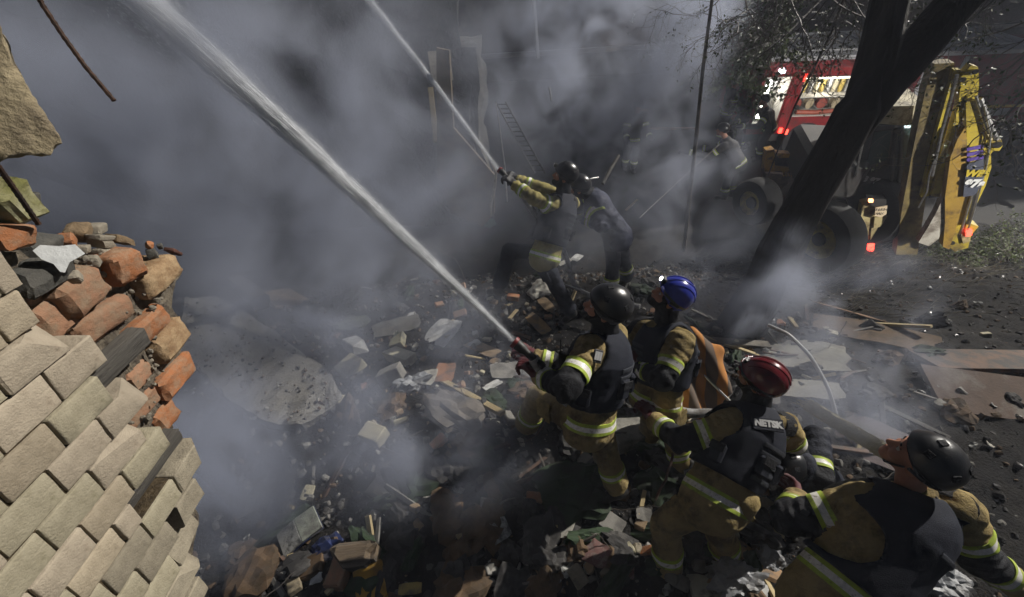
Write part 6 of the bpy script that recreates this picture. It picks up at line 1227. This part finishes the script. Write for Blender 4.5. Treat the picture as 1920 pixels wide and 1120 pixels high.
# orange blanket with grey stripes heaped behind the blue helmeted man
def blanket():
    m = bpy.data.materials.new('striped_blanket'); m.use_nodes = True; nt = m.node_tree; n = nt.nodes; L = nt.links; b = n['Principled BSDF']; b.inputs['Roughness'].default_value = .95
    tc = n.new('ShaderNodeTexCoord'); wv = n.new('ShaderNodeTexWave'); wv.inputs['Scale'].default_value = 2.1; wv.inputs['Distortion'].default_value = 3.0; wv.inputs['Detail'].default_value = 2; rp = n.new('ShaderNodeValToRGB'); rp.color_ramp.elements[0].position = .45; rp.color_ramp.elements[1].position = .55
    rp.color_ramp.elements[0].color = (.40, .17, .045, 1); rp.color_ramp.elements[1].color = (.12, .09, .07, 1); nz = n.new('ShaderNodeTexNoise'); nz.inputs['Scale'].default_value = 90; bp_ = n.new('ShaderNodeBump'); bp_.inputs['Strength'].default_value = .6
    L.new(tc.outputs['Object'], wv.inputs['Vector']); L.new(wv.outputs['Fac'], rp.inputs[0]); L.new(rp.outputs[0], b.inputs['Base Color']); L.new(tc.outputs['Object'], nz.inputs['Vector']); L.new(nz.outputs['Fac'], bp_.inputs['Height']); L.new(bp_.outputs[0], b.inputs['Normal']); return m
F = Field(.014); q = lambda x, y, d: P(x, y, d)
F.cap(q(1292, 625, 3.35), q(1335, 665, 3.35), .05, .075, k=.04).cap(q(1335, 665, 3.35), q(1352, 735, 3.3), .08, .07, k=.04).cap(q(1275, 680, 3.4), q(1290, 765, 3.3), .10, .09, k=.05).cap(q(1310, 700, 3.42), q(1325, 770, 3.35), .13, .10, k=.05).cap(q(1295, 640, 3.4), q(1272, 700, 3.4), .06, .08, k=.04)
vb_, fb_ = F.build(lambda X: .012 * np.sin(vnoise(X, 3, 2, 1) * 3 + X[..., 0] * 40 + X[..., 2] * 25) + .008 * vnoise(X, 12, 4, 2)); top('blanket', vb_, fb_.tolist(), blanket(), 'orange and brown striped blanket heaped behind the blue helmeted firefighter', 'blanket', smooth=True)
# dark roots, cables and wire rope
for i, (a, b, da, db, r_, m, lb, nm, ct) in enumerate((((1200, 408), (1348, 272), 8.2, 9.4, .009, M_twig, 'wire rope slanting up in smoke right of the far crew', 'wire_rope', 'rope'), ((1095, 342), (1122, 333), 5.6, 5.7, .01, M_steel, 'short bright bar behind the head of the far nozzle man', 'metal_bar', 'bar'), ((1130, 345), (1160, 292), 7.0, 7.3, .03, C_grey, 'slanting grey batten behind the stooping helper', 'batten', 'batten'), ((1060, 535), (1125, 560), 5.1, 5.0, .012, M_steel, 'thin bright tube lying between the two crews', 'metal_tube', 'tube'), ((1000, 0), (1008, 110), 8, 8.3, .04, M_steel, 'hanging silver duct strip high in the smoke', 'duct_strip', 'duct'), ((1030, 165), (1034, 190), 7.5, 7.5, .02, M_steel, 'short pale bracket hanging in the smoke', 'bracket', 'bracket'))):
    top(nm, *tube([P(*a, da), (P(*a, da) + P(*b, db)) / 2 + np.array([0, 0, .02]), P(*b, db)], r_, 7), m, lb, ct, smooth=True)
# ---- loose pieces one can count, scattered over the heap, several look-alikes of each kind
protos = {}
def proto(k, f, n): protos[k] = [f(i) for i in range(n)]
proto('paper_scrap', lambda i: S('paper_scrap', random.uniform(.06, .16), random.uniform(.05, .11), (C_paper, C_grey, C_print)[i % 3], 400 + i, amp=.02, torn=.3), 9)
proto('brick_fragment', lambda i: block_mesh('brick_fragment', (random.uniform(.07, .18), .09, .065), (M_red[0], M_red[1], M_sil[3], C_grey)[i % 4], 420 + i, 2, rd=.12), 8)
proto('wood_splinter', lambda i: block_mesh('wood_splinter', (random.uniform(.2, .55), random.uniform(.02, .05), .02), (M_wood, M_woodd, C_grey)[i % 3], 440 + i, 1), 6)
proto('plaster_lump', lambda i: block_mesh('plaster_lump', (random.uniform(.06, .14), .08, .05), (C_cream, C_grey, C_card, C_grey)[i % 4], 460 + i, 3, amp=.12), 8)
proto('charred_lump', lambda i: crumple_mesh('charred_lump', (random.uniform(.12, .42), random.uniform(.1, .3), random.uniform(.07, .16)), (C_char, C_brown, C_char, C_green)[i % 4], 480 + i, .4, 3), 12)
INFO = {'paper_scrap': ('torn scrap of dirty paper lying loose in the rubble', 'paper scrap'), 'brick_fragment': ('broken piece of brick lying loose in the rubble', 'brick fragment'), 'wood_splinter': ('splintered piece of wood lying loose in the rubble', 'wood splinter'), 'plaster_lump': ('lump of pale plaster lying loose in the rubble', 'plaster lump'), 'charred_lump': ('dark scorched lump lying in the rubble', 'charred lump')}
LANDMARKS = [((500, 670), 'fallen grey slab'), ((832, 628), 'torn white sheet'), ((752, 676), 'long cream block'), ((1000, 760), 'nozzle man bent knee'), ((1150, 900), 'nozzle man rear boot'), ((1075, 925), 'dark green cloth'), ((566, 997), 'open book'), ((932, 998), 'magazine page'), ((700, 1090), 'yellow panel'), ((1250, 1030), 'stooping man knee'), ((1160, 1056), 'red patterned book'), ((1310, 700), 'striped blanket'), ((1490, 670), 'large metal sheet'), ((1630, 615), 'brown panels'), ((1815, 690), 'fallen door leaf'), ((1040, 520), 'far nozzle man legs'), ((1375, 1080), 'crumpled clear plastic'), ((850, 780), 'ash coloured cloth'), ((1150, 540), 'stooping helper legs'), ((690, 545), 'bent pale shard'), ((755, 885), 'grey bundle'), ((1190, 820), 'grey foam slab'), ((1650, 840), 'dull mauve panel'), ((930, 520), 'near water jet'), ((1050, 1000), 'torn pale carton')]
TONE = {'dirty_paper': 'off white', 'grey_lump': 'grey', 'printed_page': 'blotched', 'red_brick_orange': 'orange', 'red_brick_rose': 'dull red', 'pale_brick_grey': 'pale', 'raw_wood': 'pale', 'dark_wood': 'dark brown', 'cream_block': 'cream', 'cardboard': 'tan', 'charred_lump': 'black', 'brown_stuff': 'brown', 'green_cloth': 'dark green'}
r = random.Random(77); cnt = {k: 0 for k in INFO}
def scatter(x0, x1, y0_, y1, n, kinds):
    k = 0
    while k < n:
        px = (r.uniform(x0, x1), r.uniform(y0_, y1)); c = on(*px)
        if c[2] < .3 or np.linalg.norm(c - CAMPOS) > 9: k += 1; continue
        kd = r.choice(kinds); me = r.choice(protos[kd]); M = ground_frame(c, r.uniform(0, 6.28), (r.gauss(0, .3), r.gauss(0, .3))); s = r.uniform(.6, 1.25)
        lm = min(LANDMARKS, key=lambda q: (q[0][0] - px[0]) ** 2 + 1.5 * (q[0][1] - px[1]) ** 2); dx, dy = px[0] - lm[0][0], px[1] - lm[0][1]
        side = ('right of' if dx > 0 else 'left of') if abs(dx) > abs(dy) else ('in front of' if dy > 0 else 'beyond'); far_ = 'close ' if math.hypot(dx, dy) < 45 and kd == 'charred_lump' else ''
        nm_ = {'paper_scrap': 'torn paper scrap', 'brick_fragment': 'brick fragment', 'wood_splinter': 'wood splinter', 'plaster_lump': 'plaster lump', 'charred_lump': 'lump'}[kd]
        lab = '%s %s %s lying %s%s the %s' % ('small' if s < .82 else 'large' if s > 1.05 else 'middling', TONE[me.materials[0].name], nm_, far_, side, lm[1])
        tag(place(kd, me, M, c + M[:, 2] * .025, scale=(s, s, s)), lab, INFO[kd][1], kd.replace('_', ' ') + 's scattered over the heap'); cnt[kd] += 1; k += 1
ALL = ['paper_scrap', 'brick_fragment', 'wood_splinter', 'plaster_lump', 'charred_lump']
scatter(620, 1000, 500, 860, 130, ALL + ['plaster_lump', 'paper_scrap']); scatter(450, 1000, 880, 1115, 70, ['charred_lump', 'charred_lump', 'wood_splinter', 'paper_scrap', 'plaster_lump']); scatter(1000, 1450, 780, 1115, 110, ALL + ['charred_lump', 'charred_lump'])
scatter(1250, 1560, 590, 760, 50, ALL + ['wood_splinter']); scatter(1560, 1900, 560, 860, 40, ['charred_lump', 'wood_splinter', 'paper_scrap', 'plaster_lump']); scatter(860, 1250, 440, 600, 60, ALL)
# ---- the crumbs between them: too small and many to count
def crumbs(n, x0, x1, y0_, y1, mats, seed, smin, smax, name, flat=.6):
    rg = np.random.default_rng(seed); m = MB(); base_v = [rough_box((1, .75, flat), s, sub=1, amp=.2, round_=.15) for s in range(6)]
    pts = np.c_[rg.uniform(x0, x1, n), rg.uniform(y0_, y1, n)]; z = H(pts[:, 0], pts[:, 1])
    for i in range(n):
        b, f = base_v[i % 6]; s = smin + (smax - smin) * rg.random() ** 4; M = rotm(*rg.uniform(-.9, .9, 2), rg.uniform(0, 6.28)); m.add(b * s @ M.T + np.array([pts[i, 0], pts[i, 1], z[i] + s * .2]), f, int(rg.integers(len(mats))))
    return m.obj(name, mats, kind='stuff')
crumbs(13000, -3.4, 3.6, .3, 6.6, [C_char, C_grey, C_brown, C_char, C_char, C_brown, C_grey, C_char], 1, .009, .085, 'rubble_crumbs')
crumbs(800, -2.2, 2.4, .2, 3.6, [C_paper, C_grey, C_card, C_grey], 2, .02, .06, 'litter', flat=.12)
C_wet = mat('wet_stone', (.03, .03, .032), (.06, .055, .05), rough=.3, spec=.6, scale=12, bump=.4)
crumbs(5200, 2.4, 10, 1.2, 6.8, [C_char, C_wet, C_wet, C_brown], 3, .012, .075, 'dark_gravel')
# wires, rods and thin pipes tangled in the heap
C_wire = mat('old_wire', (.05, .045, .04), (.14, .12, .10), rough=.5, scale=20, spec=.5)
r5 = random.Random(41)
for i in range(46):
    px = (r5.uniform(560, 1560), r5.uniform(540, 1100)); c = on(*px); a = r5.uniform(0, 6.28); L = r5.uniform(.25, .9); d = np.array([math.cos(a), math.sin(a), r5.uniform(-.05, .35)]); n_ = 14; pts = [c + np.array([0, 0, .02])]
    for k_ in range(n_): d = nrm(d + np.array([r5.gauss(0, .22), r5.gauss(0, .22), r5.gauss(0, .16) - .02])); q = pts[-1] + d * L / n_; q[2] = max(q[2], float(H(q[0], q[1])) + .01); pts.append(q)
    lm = min(LANDMARKS, key=lambda q: (q[0][0] - px[0]) ** 2 + 1.5 * (q[0][1] - px[1]) ** 2); dx, dy = px[0] - lm[0][0], px[1] - lm[0][1]; side = ('right of' if dx > 0 else 'left of') if abs(dx) > abs(dy) else ('in front of' if dy > 0 else 'beyond')
    thick = r5.random() < .3; top('bent_wire', *tube(pts, r5.uniform(.006, .012) if thick else r5.uniform(.002, .004), 6), C_wire if r5.random() < .6 else M_rust, '%s %s wire curling up %s the %s' % ('thick' if thick else 'thin', 'long' if L > .55 else 'short', side, lm[1]), 'wire', 'wires tangled in the heap', True)
# crumbs lying on the fallen slab
sp = MB(); FS = frame_of(sn); r6 = random.Random(4)
for i in range(900):
    q = planar((r6.uniform(345, 640), r6.uniform(560, 790)), sc_, sn); b, f = rough_box((1, .75, .6), i % 7, sub=1, amp=.2, round_=.15); s_ = .006 + .04 * r6.random() ** 4; sp.add(b * s_ @ rotm(r6.random(), r6.random(), r6.uniform(0, 6)).T + q + sn * .012, f, r6.randrange(3))
sp.obj('slab_debris', [C_grey, C_char, C_brown], kind='stuff')
# dry grass and wire tangles glinting on the dark ground at right
gm = MB(); r2 = random.Random(9)
for _ in range(1500):
    c = np.array([r2.uniform(3.5, 10.5), r2.uniform(3.6, 6.9), 0]); c[2] = float(H(c[0], c[1])); a = r2.gauss(-.5, .8); L = r2.uniform(.15, .5); d = np.array([math.cos(a), math.sin(a), r2.uniform(.1, .6)])
    gm.add(*tube([c, c + d * L * .5, c + d * L * np.array([1, 1, .6])], [.004, .003, .001], 3, caps=False))
gm.obj('dry_grass', mat('dry_grass_blade', (.11, .10, .06), (.06, .055, .04), rough=.5, spec=.5), kind='stuff')
